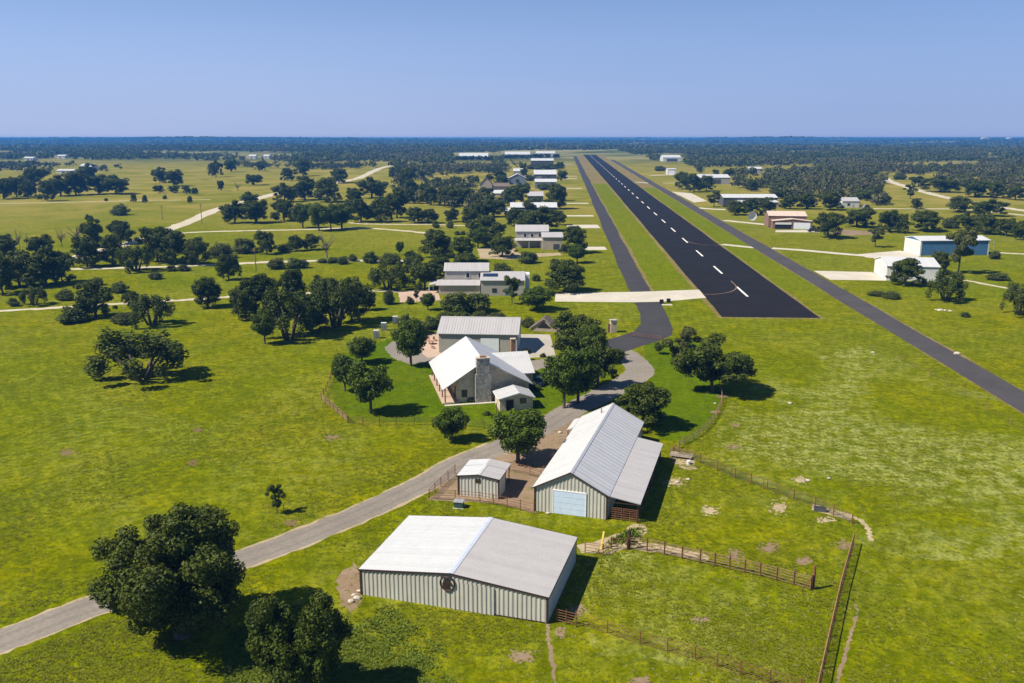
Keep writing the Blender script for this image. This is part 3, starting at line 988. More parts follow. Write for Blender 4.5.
def ridge_u(name, label, cat, fl, fr, depth, eave, ridge, wall, roof, rf=.5, ribs=False, trim=None, group=None, roof2=None, z0=0.0, seam=.9, oh=.3):
    """gabled building whose ridge runs left to right: fl, fr are the pixels of its front ground corners"""
    a, b = np.array(at(*fl)[:2]), np.array(at(*fr)[:2])
    w = float(np.hypot(*(b - a)))
    ang = math.atan2(b[1] - a[1], b[0] - a[0])
    root = empty(name, (b[0], b[1], 0), ang + R(90), label, cat, group)
    gable(root, depth, w, eave, ridge, wall, roof, rf=rf, oh=oh, ohv=.3, ribs=ribs, trim=trim, seam=seam)
    root['front_width'] = w
    return root, w


def face_part(root, name, mat, w, u0, u1, z0, z1, proud=.08, x=0.0, frame=None):
    """part on the camera-side eave wall of a ridge_u building (u measured from its left end)"""
    m = MB().box(x - proud, x - .012, w - u1, w - u0, z0, z1)
    o = m.build(name, mat, root)
    if frame:
        g = MB()
        f = .12
        g.box(x - proud - .03, x - .01, w - u1 - f, w - u1 - .002, z0 - f, z1 + f)
        g.box(x - proud - .03, x - .01, w - u0 + .002, w - u0 + f, z0 - f, z1 + f)
        g.box(x - proud - .03, x - .01, w - u1, w - u0, z1 + .002, z1 + f)
        g.box(x - proud - .03, x - .01, w - u1, w - u0, z0 - f, z0 - .002)
        g.build(name + '_frame', frame, o)
    return o


# second house: two-storey part, wings in front, solar panel
h2, w2 = ridge_u('two_storey_house', 'two storey cream house with pale roofs and dark solar panel', 'house', (445, 291), (488, 291), 8.5, 6.6, 8.4, M['creamwall'], M['roofpink'], trim=M['whitetrim'])
for u in (.54, .82):
    face_part(h2, 'upper_window', M['glass'], w2, w2 * u - .6, w2 * u + .5, 4.3, 5.8, frame=M['whitetrim'])
# right wing (nearer): in h2's frame x points away from the camera, y to the left
m = MB()
wl, wr, wf, wb = -.5 + 0.0, -11.5, -8.0, -.3      # y from wl (left) to wr (right)
m.box(wf, wb, wr, 2.0, 0, 4.7)
m.build('wing_wall', M['creamwall'], h2)
m = MB()
T = [(wf - .4, 2.3, 4.85), (wf - .4, wr - .3, 4.85), (wb + 1.5, wr - .3, 6.2), (wb + 1.5, -.35, 6.2), (wb - .02, -.35, 6.02), (wb - .02, 2.3, 6.02)]
m.prism(list(reversed(T)), .14)
wingroof = m.build('wing_roof', M['roofpink'], h2)
m = MB()
T = [(-4.6, 1.4, 5.5), (-4.6, -3.2, 5.5), (-1.6, -3.2, 5.88), (-1.6, 1.4, 5.88)]
T = [(p[0], p[1], 4.85 + (p[0] - (wf - .4)) * (6.02 - 4.85) / (wb - wf + .38) + .14) for p in T]
m.prism(list(reversed(T)), .08)
m.build('solar_panel', M['solar'], wingroof)
for y0_, y1_, mt in ((-1.5, -2.9, 'glass'), (-5.6, -7.0, 'bluewall')):
    MB().box(wf - .08, wf - .01, y1_, y0_, .1 if mt != 'glass' else 1.0, 2.3).build('window' if mt == 'glass' else 'door', M[mt], h2)
m = MB().box(-6.0, -.3, 2.3, w2 + 1.5, 0, 2.9)
m.build('porch_wall', M['tanwall'], h2)
m = MB()
T = [(-6.5, 2.35, 2.98), (-.1, 2.35, 3.7), (-.1, w2 + 2.4, 3.7), (-6.5, w2 + 2.4, 2.98)]
m.prism(T, .12)
m.build('porch_roof', M['roofpink'], h2)
m = MB()
T = [(-4.2, w2 + 2.5, 3.05), (1.8, w2 + .35, 3.9), (1.8, w2 + 4.2, 3.1), (-4.2, w2 + 5.0, 2.7)]
m.prism(T, .12)
m.build('carport_roof', M['roofpink'], h2)
for (xx, yy) in ((-4, w2 + 4.7), (1.5, w2 + 3.9)):
    MB().box(xx - .1, xx + .1, yy - .1, yy + .1, 0, 2.62).build('post', M['whitetrim'], h2)
m = MB().box(-1.6, 3.6, -13.3, -11.9, 0, 5.6)
m.build('white_stack', M['white'], h2)
BUILT.append((-3, 262, 11))

# third house
h3, w3 = ridge_u('two_storey_hangar_house', 'two storey pale hangar house with lower wing, third along the strip', 'house', (516, 247), (548, 247), 9, 7.0, 9.2, M['creamwall'], M['roofpink'], trim=M['whitetrim'])
for u in (.28, .5, .74):
    face_part(h3, 'upper_window', M['glass'], w3, w3 * u - .6, w3 * u + .6, 4.4, 5.9, frame=M['whitetrim'])
m = MB().box(-9.5, -.2, -5.8, 2.8, 0, 5.4)
m.build('wing_wall', M['tanwall'], h3)
m = MB()
T = [(-9.9, 3.1, 5.5), (-9.9, -6.2, 5.5), (-.1, -6.2, 6.6), (-.1, 3.1, 6.6)]
m.prism(list(reversed(T)), .14)
m.build('wing_roof', M['roofpink'], h3)
MB().box(-9.58, -9.51, -4.4, -1.9, .1, 2.5).build('wing_door', M['darkwall'], h3)
m = MB()
T = [(-4.5, 2.9, 3.4), (-.15, 2.9, 4.0), (-.15, w3 + .6, 4.0), (-4.5, w3 + .6, 3.4)]
m.prism(T, .1)
m.build('awning', M['roofpink'], h3)
for yy in (3.2, w3 * .6, w3 + .2):
    MB().box(-4.4, -4.25, yy - .08, yy + .08, 0, 3.3).build('awning_post', M['whitetrim'], h3)


def hangar_row():
    rows = [
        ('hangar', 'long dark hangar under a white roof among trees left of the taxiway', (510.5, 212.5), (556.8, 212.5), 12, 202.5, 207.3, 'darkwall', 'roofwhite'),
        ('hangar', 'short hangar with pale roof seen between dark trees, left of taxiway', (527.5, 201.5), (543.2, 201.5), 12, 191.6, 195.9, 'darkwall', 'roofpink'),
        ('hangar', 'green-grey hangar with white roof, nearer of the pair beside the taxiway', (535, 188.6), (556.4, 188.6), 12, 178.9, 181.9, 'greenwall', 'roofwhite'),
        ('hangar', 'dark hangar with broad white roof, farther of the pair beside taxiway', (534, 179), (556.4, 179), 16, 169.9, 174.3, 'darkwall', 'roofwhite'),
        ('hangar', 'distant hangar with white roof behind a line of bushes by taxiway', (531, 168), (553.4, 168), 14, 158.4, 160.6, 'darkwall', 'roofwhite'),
        ('hangar', 'long far white roofed hangar rising above the woods left of runway', (505, 158.6), (530, 158.6), 25, 151.6, 154.4, 'greywall', 'roofwhite'),
        ('hangar', 'farthest white hangar near the end of the taxiway', (536, 157.6), (555, 157.6), 25, 151.2, 153.4, 'whitemetal', 'roofwhite'),
        ('hangar', 'long flat pale roofed hangar half sunk in the central woods', (459, 160), (488, 160), 30, 153, 156.5, 'greywall', 'roofwhite'),
        ('small_outbuilding', 'small white annex at the left end of the long dark hangar', (503, 213.5), (510, 213.5), 6, 207, 211, 'whitemetal', 'roofwhite'),
        ('small_outbuilding', 'small pale roofed shed in front of the brown roofed house', (493, 196), (503.5, 196), 7, 189, 193.2, 'greywall', 'roofwhite'),
        ('small_outbuilding', 'small shed with pale roof behind the blue-grey gabled house', (513.4, 175), (523.6, 175), 9, 168, 171, 'greywall', 'roofwhite'),
        ('small_outbuilding', 'white walled shed half hidden by the tree below the long dark hangar', (519, 222), (526, 222), 6, 212.5, 216.5, 'whitemetal', 'roofwhite'),
    ]
    for n, lab, fl, fr, dep, yr, ye, wl, rf in rows:
        ev = height_of((fl[0] + fr[0]) / 2, fl[1], ye)
        # the ridge stands half a depth farther back: solve its height there
        a = at((fl[0] + fr[0]) / 2, fl[1])
        lo, hi = 0, 60
        for _ in range(40):
            md = (lo + hi) / 2
            if to_px((a[0], a[1] + dep / 2, md))[1] > yr:
                lo = md
            else:
                hi = md
        rd = min(max(lo, ev + .5), ev + dep * .3)
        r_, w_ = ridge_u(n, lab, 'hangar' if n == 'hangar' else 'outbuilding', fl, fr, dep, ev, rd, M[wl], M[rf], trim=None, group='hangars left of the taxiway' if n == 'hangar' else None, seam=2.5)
        if n == 'hangar' and w_ > 14:
            face_part(r_, 'door', M['dark'] if wl != 'darkwall' else M['bluegrey'], w_, w_ * .12, w_ * .34, .1, ev * .6)
            face_part(r_, 'window', M['glass'], w_, w_ * .6, w_ * .68, ev * .35, ev * .6)


hangar_row()


def gable_front(name, label, cat, fl, fr, depth, ye, ya, wall, roof, group=None, ribs=False, oh=.5, seam=1.2):
    a, b = np.array(at(*fl)[:2]), np.array(at(*fr)[:2])
    w = float(np.hypot(*(b - a)))
    ang = math.atan2(b[1] - a[1], b[0] - a[0])
    ev = height_of(*fl, ye)
    mid = ((fl[0] + fr[0]) / 2, (fl[1] + fr[1]) / 2)
    rd = height_of(*mid, ya)
    root = empty(name, (a[0], a[1], 0), ang, label, cat, group)
    gable(root, w, depth, ev, rd, wall, roof, ribs=ribs, oh=oh, ohv=.4, seam=seam)
    return root, w, ev


g5, w5, e5 = gable_front('gabled_house', 'blue-grey gabled house with white roof in the hangar row', 'house', (509, 184.5), (526, 184.5), 14, 178, 174, M['bluegrey'], M['roofwhite'])
front_part(g5, 'window', M['glass'], w5 * .4, w5 * .6, e5 * .3, e5 * .8, 0, .08)
T = [(-9, -.5, e5 * .75), (-.6, -.5, e5 * 1.1), (-.6, 10, e5 * 1.1), (-9, 10, e5 * .75)]
MB().prism(T, .15).build('side_roof', M['roofwhite'], g5)
MB().box(-8.6, -.3, .2, 9.5, 0, e5 * .7).build('side_wall', M['bluegrey'], g5)
g7, w7, e7 = gable_front('brown_roofed_house', 'big tan house with brown shingle roofs behind dark trees', 'house', (480, 192.5), (492, 192.5), 12, 184, 177.5, M['tanwall'], M['shingle'])
front_part(g7, 'window', M['glass'], w7 * .35, w7 * .65, 1, 2.6, 0, .08)
MB().box(w7 + .02, w7 + 14, 1, 9, 0, e7 * .7).build('side_wall', M['tanwall'], g7)
m = MB()
m.prism([(w7 + .6, .4, e7 * .72), (w7 + 14.5, .4, e7 * .72), (w7 + 14.5, 5, e7 * 1.1), (w7 + .6, 5, e7 * 1.1)], .2)
m.prism([(w7 + .6, 5.002, e7 * 1.1), (w7 + 14.5, 5.002, e7 * 1.1), (w7 + 14.5, 9.6, e7 * .72), (w7 + .6, 9.6, e7 * .72)], .2)
m.build('side_roof', M['shingle'], g7)

# right of the runway
# white hangar: gable end faces the taxi road on the left, long wall to the camera
a, b = np.array(at(886, 280.3)[:2]), np.array(at(938, 281.6)[:2])
wx = float(np.hypot(*(b - a)))
root, w_ = ridge_u('white_hangar', 'white metal hangar with pad beside the right hand road', 'hangar', (886, 280.3), (938, 281.6), 17.4, 5.0, 6.9, M['whitemetal'], M['roofwhite'], ribs=True, trim=M['whitetrim'], seam=1.0)
MB().box(3.2, 14.3, w_ + .07, w_ + .13, .05, 4.5).build('hangar_door', M['white'], root)
face_part(root, 'skylight', M['greyplastic'], w_, w_ * .62, w_ * .72, 5.05, 5.12, 0.1, x=0) if False else None
# blue hangar
root, w_ = ridge_u('blue_hangar', 'blue walled hangar with white gable end and roof', 'hangar', (919.6, 255.6), (988, 255.0), 13, 6.1, 7.2, M['bluewall'], M['roofwhite'], ribs=True, trim=M['whitetrim'], seam=1.0)
MB().box(-.02, 13.02, w_ + .07, w_ + .12, .02, 6.0).build('white_end', M['white'], root)
MB().box(1.0, 12.0, w_ + .125, w_ + .17, .05, 5.4).build('hangar_door', M['whitemetal'], root)
MB().box(-.11, -.065, -.05, .5, .02, 6.0).build('corner_trim', M['white'], root)
MB().box(-.12, -.065, w_ - .5, w_ + .05, .02, 6.0).build('corner_trim', M['white'], root)
MB().tube([(-1.6, -1.0, 0), (-1.6, -1.0, 6.4)], .12, 6).build('downpipe', M['greyplastic'], root)
# brick hangar with gabled annex
root, w_ = ridge_u('brick_hangar', 'brown brick hangar with low gabled annex and white doors', 'hangar', (768, 227.6), (806, 228.2), 17, 6.2, 8.0, M['brick'], M['rooftan'], trim=M['trim'])
ax0, ax1, ay0, ay1 = -6.0, -.06, -2.0, w_ - 1.5
hA, hRd = 4.2, 5.3
ym = (ay0 + ay1) / 2
m = MB()
m.quad((ax0, ay1, 0), (ax0, ay0, 0), (ax0, ay0, hA), (ax0, ym, hRd - .1), (ax0, ay1, hA))
m.quad((ax0, ay0, 0), (ax1, ay0, 0), (ax1, ay0, hA), (ax0, ay0, hA))
m.quad((ax1, ay1, 0), (ax0, ay1, 0), (ax0, ay1, hA), (ax1, ay1, hA))
m.build('annex_wall', M['brick'], root)
m = MB()
m.prism([(ax0 - .4, ay0 - .4, hA - .02), (ax1 - .3, ay0 - .4, hA - .02), (ax1 - .3, ym, hRd), (ax0 - .4, ym, hRd)], .14)
m.prism([(ax0 - .4, ym + .002, hRd), (ax1 - .3, ym + .002, hRd), (ax1 - .3, ay1 + .4, hA - .02), (ax0 - .4, ay1 + .4, hA - .02)], .14)
m.build('annex_roof', M['rooftan'], root)
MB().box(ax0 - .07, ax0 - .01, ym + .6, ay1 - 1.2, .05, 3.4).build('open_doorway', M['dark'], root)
MB().box(ax0 - .3, ax0 - .08, ym + .6, ay1 - 1.2, 2.4, 3.4).build('raised_door', M['white'], root)
MB().box(ax0 - .08, ax0 - .01, ay0 + 1.0, ym - .6, .05, 3.4).build('garage_door', M['door'], root)
# long low hangars further up the right side
root, w_ = ridge_u('long_hangar', 'long hangar with white roof and dark front behind bushes, right of road', 'hangar', (723, 206), (777, 206), 16, 5.6, 7.4, M['darkwall'], M['roofwhite'], seam=2)
T = [(-8, 1, 3.2), (-.1, 1, 4.0), (-.1, w_ * .8, 4.0), (-8, w_ * .8, 3.2)]
MB().prism(T, .14).build('lower_roof', M['roofwhite'], root)
MB().box(-7.6, -.1, 1.2, w_ * .8 - .3, 0, 2.9).build('lower_wall', M['greywall'], root)
face_part(root, 'window', M['glass'], w_, w_ * .84, w_ * .94, 1.5, 3.2)
root, w_ = ridge_u('white_roofed_hangar', 'white roofed hangar standing behind dark oaks, right of road', 'hangar', (699, 184), (730, 184), 26, 6.0, 8.5, M['greywall'], M['roofwhite'], seam=2.5)
face_part(root, 'door', M['darkwall'], w_, w_ * .3, w_ * .7, .1, 4.5)
root, w_ = ridge_u('box_hangar', 'small boxy white hangar beside the far part of the road', 'hangar', (667.5, 174.6), (676, 174.6), 12, 6.2, 7.0, M['whitemetal'], M['roofwhite'], seam=2.5)
face_part(root, 'door', M['door'], w_, w_ * .2, w_ * .8, .1, 4.5)
root, w_ = ridge_u('far_hangar', 'far pale hangar in the woods right of the runway end', 'hangar', (663, 161.5), (681, 161.5), 30, 6.5, 10, M['whitemetal'], M['roofwhite'], seam=4)
face_part(root, 'door', M['darkwall'], w_, w_ * .2, w_ * .8, .1, 4.5)
root, w_ = ridge_u('wood_hangar', 'pale roof standing alone among the right hand woods', 'hangar', (749, 173.5), (762, 173.5), 14, 5.5, 7.5, M['greywall'], M['roofwhite'], seam=4)
face_part(root, 'door', M['darkwall'], w_, w_ * .2, w_ * .6, .1, 3.5)
root, w_ = ridge_u('white_cottage', 'pale cottage with grey roof in the trees above the brick hangar', 'house', (842, 207.5), (859, 207.5), 12, 4.2, 6.2, M['whitemetal'], M['roofgrey'], seam=2)
face_part(root, 'window', M['glass'], w_, w_ * .3, w_ * .45, 1.2, 2.8)
face_part(root, 'door', M['tanwall'], w_, w_ * .6, w_ * .7, .1, 2.3)
far_b = [((80, 170.5), (93, 170.5), 5, 8, 'pale roofed barn at the edge of the far left field'),
         ((56, 173.2), (73, 173.2), 3, 4.5, 'long low white shed at the far left field'),
         ((57, 158.5), (65, 158.5), 4.5, 6.5, 'far white farmhouse high on the left above the oak band'),
         ((24, 160.5), (33, 160.5), 4, 6, 'far pale barn nearest the left edge of the woods'),
         ((248.5, 159), (255.5, 159), 5, 7.5, 'left one of two far white houses in the left woods'),
         ((263.5, 159), (269, 159), 5, 7.5, 'right one of two far white houses in the left woods')]
for fl, fr, ev, rdg, lab in far_b:
    r_, w_ = ridge_u('far_farm_building', lab, 'farm building', fl, fr, 16, ev, rdg, M['whitemetal'], M['roofwhite'], group='far farm buildings', seam=6)
    face_part(r_, 'door', M['darkwall'], w_, w_ * .35, w_ * .5, .1, ev * .6)
for x, y, s, lab in ((962, 142.2, 30, 'left white building on the right horizon ridge'), (986, 142.2, 26, 'right white building on the right horizon ridge')):
    p = at(x, y)
    d = 6000
    px_, py_ = (x - CX) / CAM_F * d * 1.02, d
    zz = float(terrain(np.array(px_), np.array(py_)))
    r_ = empty('horizon_building', (px_, py_, zz), 0, lab, 'building', 'buildings on the horizon')
    gable(r_, s * 1.4, 40, 22, 28, M['whitemetal'], M['roofwhite'], ribs=False, seam=15)

# small A-frame shelter and stone gate pillar
p = at(545, 331.5)
r_ = empty('timber_shelter', (p[0], p[1], 0), R(-12), 'weathered timber shelter with steep gable beside the tall garage', 'shelter')
gable(r_, 6.6, 4.5, .9, 3.3, M['palewood'], M['shingle'], ribs=False, oh=.5, x0=-3.6, y0=0, trim=M['palewood'])
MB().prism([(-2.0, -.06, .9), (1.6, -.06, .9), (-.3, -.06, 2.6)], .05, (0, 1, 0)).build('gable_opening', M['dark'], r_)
p = at(613, 332)
r_ = empty('stone_gate_pillar', (p[0], p[1], 0), R(8), 'pale stone pillar beside the asphalt throat near the crossing', 'pillar')
MB().box(-.75, .75, -.7, .7, 0, 3.0).build('shaft', M['stone'], r_)
MB().box(-.9, .9, -.85, .85, 3.0, 3.25).build('cap', M['greystone'], r_)
MB().box(-1.5, -.75, -.3, .3, 0, 2.2).build('side_wall', M['wood'], r_)


# ------------------------------------------------------------------ fences
def fence(name, label, line, h=1.4, spacing=3.0, rails=(.3, .7, 1.1), pr=.07, rr=.035, post=None, rail=None, group=None, square=False, wires=(), mesh=False, cat='fence', topcap=None):
    """posts each a part; every rail run is one part"""
    L = [np.array(p[:2], float) for p in line]
    root = empty(name, (L[0][0], L[0][1], 0), 0, label, cat, group)
    o = L[0]
    rnd = random.Random(len(line) * 7 + int(h * 10))
    spots = []
    for i in range(len(L) - 1):
        d = L[i + 1] - L[i]
        n = max(1, round(np.hypot(*d) / spacing))
        for k in range(n):
            spots.append(L[i] + d * k / n - o)
    spots.append(L[-1] - o)
    for s in spots[:100]:
        hh = h * rnd.uniform(.96, 1.08)
        lean = rnd.gauss(0, .02)
        m = MB()
        if square:
            m.box(s[0] - pr, s[0] + pr, s[1] - pr, s[1] + pr, 0, hh)
        else:
            m.tube([(s[0], s[1], 0), (s[0] + lean, s[1] + lean * .6, hh)], pr, 6)
        m.build('post', post or M['rust'], root)
    for z in rails:
        m = MB()
        for i in range(len(spots) - 1):
            a, b = spots[i], spots[i + 1]
            if square:
                za, zb = z + rnd.gauss(0, .02), z + rnd.gauss(0, .02)
                m.bar((a[0], a[1], za), (b[0], b[1], zb), .05, rr * 3)
            else:
                m.tube([(a[0], a[1], z), (b[0], b[1], z)], rr, 5)
        m.build('rail', rail or M['rust'], root)
    for z in wires:
        m = MB()
        for i in range(len(spots) - 1):
            a, b = spots[i], spots[i + 1]
            m.tube([(a[0], a[1], z), (b[0], b[1], z)], .012, 4, False)
        m.build('wire', M['wire'], root)
    if mesh:
        m = MB()
        for i in range(len(spots) - 1):
            a, b = spots[i], spots[i + 1]
            L_ = np.hypot(*(b - a))
            wr = .011
            for k in range(max(1, int(L_ / .3))):
                q = a + (b - a) * (k * .3 / L_)
                m.tube([(q[0], q[1], .02), (q[0], q[1], h * .93)], wr, 3, False)
            for z in np.arange(.1, h * .95, .22):
                m.tube([(a[0], a[1], z), (b[0], b[1], z)], wr, 3, False)
        m.build('wire_mesh', M['wire'], root)
    if topcap:
        m = MB()
        for i in range(len(spots) - 1):
            a, b = spots[i], spots[i + 1]
            m.tube([(a[0], a[1], h), (b[0], b[1], h)], topcap, 6)
        m.build('top_rail', M['rustlight'], root)
    return root


fence('plank_fence', 'brown plank fence running across the paddock right of the barns', pts((628.5, 549.5), (647, 551), (700, 563), (760, 576), (811, 590)), 1.75, 2.0, (.25, .6, .95, 1.3, 1.6), .075, .024, M['rust'], M['wood'], square=True)
fence('mesh_fence', 'tall wire mesh fence with orange top rail at the right', pts((853, 545), (840, 593), (830, 637), (815, 705)), 1.55, 3.0, (.12,), .07, .035, M['rust'], M['rust'], mesh=True, topcap=.06)
fence('pipe_fence', 'thin pipe fence along the bottom edge right of front barn', pts((576, 623), (640, 644), (695, 659), (740, 675), (800, 692)), 1.45, 3.0, (.08, .5, .95, 1.35), .06, .03, M['rust'], M['rust'])
fence('wire_fence', 'wire fence with rusty posts between barn yard and rough pasture', pts((673, 455), (700, 463), (735, 478), (767, 489.5), (793.6, 499.7), (815, 507), (852, 524)), 1.5, 3.4, (1.4,), .08, .03, M['rust'], M['rust'], wires=(.3, .6, .9, 1.2), mesh=True)
fence('rail_fence', 'curved brown rail fence under the big tree right of the barn', pts((719, 387), (721.5, 395), (722, 403), (717, 415), (711, 424), (703, 433), (693, 440), (684, 444), (674, 452)), 1.3, 2.6, (.4, .75, 1.1), .08, .035, M['wood'], M['wood'])
fence('plank_fence', 'short diagonal plank fence at the left corner of the lawn', pts((321.5, 400), (330, 407), (338, 414), (347.5, 422.5)), 1.4, 2.4, (.35, .75, 1.15), .09, .05, M['wood'], M['wood'], square=True)
fence('wire_fence', 'wire fence with thin posts along the lower edge of the lawn', pts((348, 423), (363, 425.5), (396, 425.5), (432, 425), (484, 428.5), (505, 430)), 1.5, 3.4, (1.4, .75), .075, .03, M['rust'], M['rust'], wires=(.3, 1.1))
fence('wire_fence', 'short wire fence climbing left of the round lawn trees', pts((321.5, 400), (326, 392), (330, 383), (333, 372)), 1.4, 2.6, (1.3, .7), .075, .03, M['rust'], M['rust'], wires=(.4, 1.0))
fence('pipe_corral', 'rusty pipe corral fence round the small metal shed', pts((534, 514), (507, 507.5), (480, 502.5), (455, 500.5), (429, 499.5), (441, 487), (455, 474)), 1.55, 2.6, (.35, .7, 1.05, 1.45), .06, .035, M['rust'], M['rust'])
fence('pipe_corral', 'rusty pipe fence behind the shed under the spreading tree', pts((510, 471), (530, 476), (541, 480)), 1.5, 2.6, (.4, .8, 1.2, 1.45), .06, .035, M['rust'], M['rust'])
fence('pipe_fence', 'short pipe fence between the two barns on bare dirt', pts((585, 553), (603, 555.5), (611, 549), (627, 550)), 1.5, 2.0, (.4, .8, 1.2, 1.45), .06, .03, M['rust'], M['rust'])
fence('pipe_gate', 'rusty pipe gate at the right end of the front barn', pts((556, 622), (566, 624.5), (576, 627)), 1.6, 2.2, (.3, .6, .9, 1.2, 1.5), .06, .035, M['rust'], M['rust'], cat='gate')
fence('pipe_gate', 'long thin pipe gate across the asphalt throat', pts((631, 336.5), (646, 338.5), (662, 341)), 1.2, 5.0, (.3, .6, .9, 1.15), .06, .035, M['rust'], M['rust'], cat='gate')
fence('wire_fence', 'long wire fence at the right between rough pasture and road', pts((870, 350), (900, 361), (930, 376), (965, 396), (1010, 425), (1060, 460)), 1.3, 7.0, (), .06, .03, M['wood'], wires=(.4, .8, 1.2))
# the two thick posts ending the plank fence
p = at(813, 589)
r_ = empty('corner_post', (p[0], p[1], 0), 0, 'thick brown corner post at the right end of the plank fence', 'post')
MB().tube([(0, 0, 0), (0, 0, 2.9)], .16, 8).build('shaft', M['rust'], r_)
MB().bar((-.02, -.15, 1.9), (-1.6, -.7, .2), .08, .08).build('brace', M['rust'], r_)
p = at(629, 549)
r_ = empty('corner_post', (p[0], p[1], 0), 0, 'thick dark corner post at the left end of the plank fence', 'post')
MB().tube([(0, 0, 0), (0, 0, 2.5)], .2, 8).build('shaft', M['trim'], r_)
MB().bar((0, .1, 2.2), (.1, 2.6, .2), .08, .08).build('brace', M['trim'], r_)

# ------------------------------------------------------------------ small things
# green feed box
p = at(459, 507)
r_ = empty('feed_box', (p[0], p[1], 0), R(-12), 'dark green box on the grass in front of the pipe corral', 'box')
MB().box(-.62, .62, -.45, .45, .02, .85).build('body', M['boxgreen'], r_)
MB().prism([(-.7, -.52, .9), (.7, -.52, .9), (.7, .52, 1.0), (-.7, .52, 1.0)], .07).build('lid', M['greyplastic'], r_)
MB().box(-.75, .75, -.6, .6, 0, .02).build('base', M['concrete'], r_)
# yellow leaning board
p = at(601, 549)
r_ = tag(MB().bar((0, 0, 0), (.35, .3, 2.2), .28, .08).box(-.12, .12, -.1, .1, -.02, .04).build('leaning_board', M['yellow']), 'yellow board leaning upright in the weeds between the barns', 'board')
r_.location = (p[0], p[1], 0)
# three white tanks
for x, y, lab in ((376.5, 338, 'white caged tank nearest the round trees, first of three'), (384, 330.2, 'white caged tank in the middle of three on the lawn'), (395.5, 323.6, 'white caged tank farthest up the slope of the three')):
    p = at(x, y)
    r_ = empty('caged_tank', (p[0], p[1], 0), R(8), lab, 'tank', 'white tanks on the lawn')
    MB().box(-.68, .68, -.55, .55, .16, 2.0).build('tank', M['white'], r_)
    m = MB()
    for u in (-.7, -.35, 0, .35, .7):
        m.box(u - .03, u + .03, -.6, -.56, .15, 2.02)
    for z in (.5, 1.0, 1.5, 2.0):
        m.box(-.72, .72, -.62, -.605, z - .03, z + .03)
    m.build('cage', M['greyplastic'], r_)
    MB().box(-.72, .72, -.6, .6, 0, .15).build('pallet', M['wood'], r_)
    MB().box(-.2, .28, -.66, -.63, .8, 1.35).build('plate', M['greyplastic'], r_)
# feed bunk near the lean-to
p = at(681, 458)
r_ = empty('feed_bunk', (p[0], p[1], 0), R(-22), 'weathered wooden feed bunk beside the lean-to shadow', 'trough')
m = MB()
m.box(-1.7, 1.7, -.5, -.42, .35, .75)
m.box(-1.7, 1.7, .42, .5, .35, .75)
m.box(-1.7, 1.7, -.42, .42, .33, .4)
m.build('trough', M['palewood'], r_)
for u in (-1.5, 1.5):
    for w__ in (-.45, .45):
        MB().box(u - .07, u + .07, w__ - .05, w__ + .05, 0, .34).build('leg', M['wood'], r_)
MB().bar((-1.9, .9, 1.0), (1.9, .9, 1.0), .08, .16).build('rail', M['wood'], r_)
for u in (-1.8, 1.8):
    MB().box(u - .07, u + .07, .84, .96, 0, 1.1).build('post', M['wood'], r_)
p = at(688.5, 464)
r_ = empty('white_bucket', (p[0], p[1], 0), 0, 'white bucket on bare ground beside the feed bunk', 'bucket')
MB().tube([(0, 0, 0), (0, 0, .55)], [.3, .36], 12).build('body', M['white'], r_)
MB().tube([(-.36, 0, .53), (-.2, 0, .75), (.2, 0, .75), (.36, 0, .53)], .015, 4).build('handle', M['greyplastic'], r_)
# concrete slab with water trough at the fence corner
p = at(833, 513)
flat_sheet('concrete_pad', pts((812, 503.5), (852, 514.5), (851, 520.5), (812, 510)), .011, M['paledirt'], .08, .8)
p = at(820, 511)
r_ = empty('water_trough', (p[0], p[1], 0), R(-18), 'dark water trough on the pale slab at the fence corner', 'trough')
m = MB()
m.box(-.8, .8, -.35, -.28, 0, .55); m.box(-.8, .8, .28, .35, 0, .55); m.box(-.8, -.73, -.28, .28, 0, .55); m.box(.73, .8, -.28, .28, 0, .55)
m.build('tank', M['darkwall'], r_)
MB().box(-.72, .72, -.27, .27, .05, .4).build('water', M['glass'], r_)
# pale rocks
rk = [(354, 596), (359, 592), (351, 602), (357, 599), (548, 514), (602, 421), (596, 426), (560, 433), (688, 480), (677, 483), (873, 353), (936, 310), (940, 310.6), (945, 310.8), (950, 311.5), (829, 479), (808, 481), (790, 404), (715, 404), (957, 354)]
for i, (x, y) in enumerate(rk):
    rnd = random.Random(i + 3)
    p = at(x, y)
    s = rnd.uniform(.18, .38) * (1.7 if y < 360 else 1)
    vs, fs = [], []
    nu, nv_ = 8, 5
    for a_ in range(nv_ + 1):
        ph = math.pi * a_ / nv_
        for b_ in range(nu):
            t = 2 * math.pi * b_ / nu
            q = s * rnd.uniform(.8, 1.15)
            vs.append((q * 1.3 * math.sin(ph) * math.cos(t), q * math.sin(ph) * math.sin(t), max(-.05, q * .6 * math.cos(ph) + .15)))
    for a_ in range(nv_):
        for b_ in range(nu):
            fs.append((a_ * nu + b_, (a_ + 1) * nu + b_, (a_ + 1) * nu + (b_ + 1) % nu, a_ * nu + (b_ + 1) % nu))
    m = MB(); m.v, m.f = vs, fs
    o = m.build('pale_rock', M['rock'])
    o.location = (p[0], p[1], 0)
    where = ('beside the left corner of the front barn' if i < 4 else 'beside the gravel drive near the long barn' if i < 8 else 'beside the lean-to shadow' if i < 10 else 'along the right hand road verge' if i in (10, 11, 12, 13, 14, 19) else 'in the rough pasture right of the barns')
    tag(o, 'one of the pale rocks lying ' + where, 'rock', 'pale rocks ' + where)

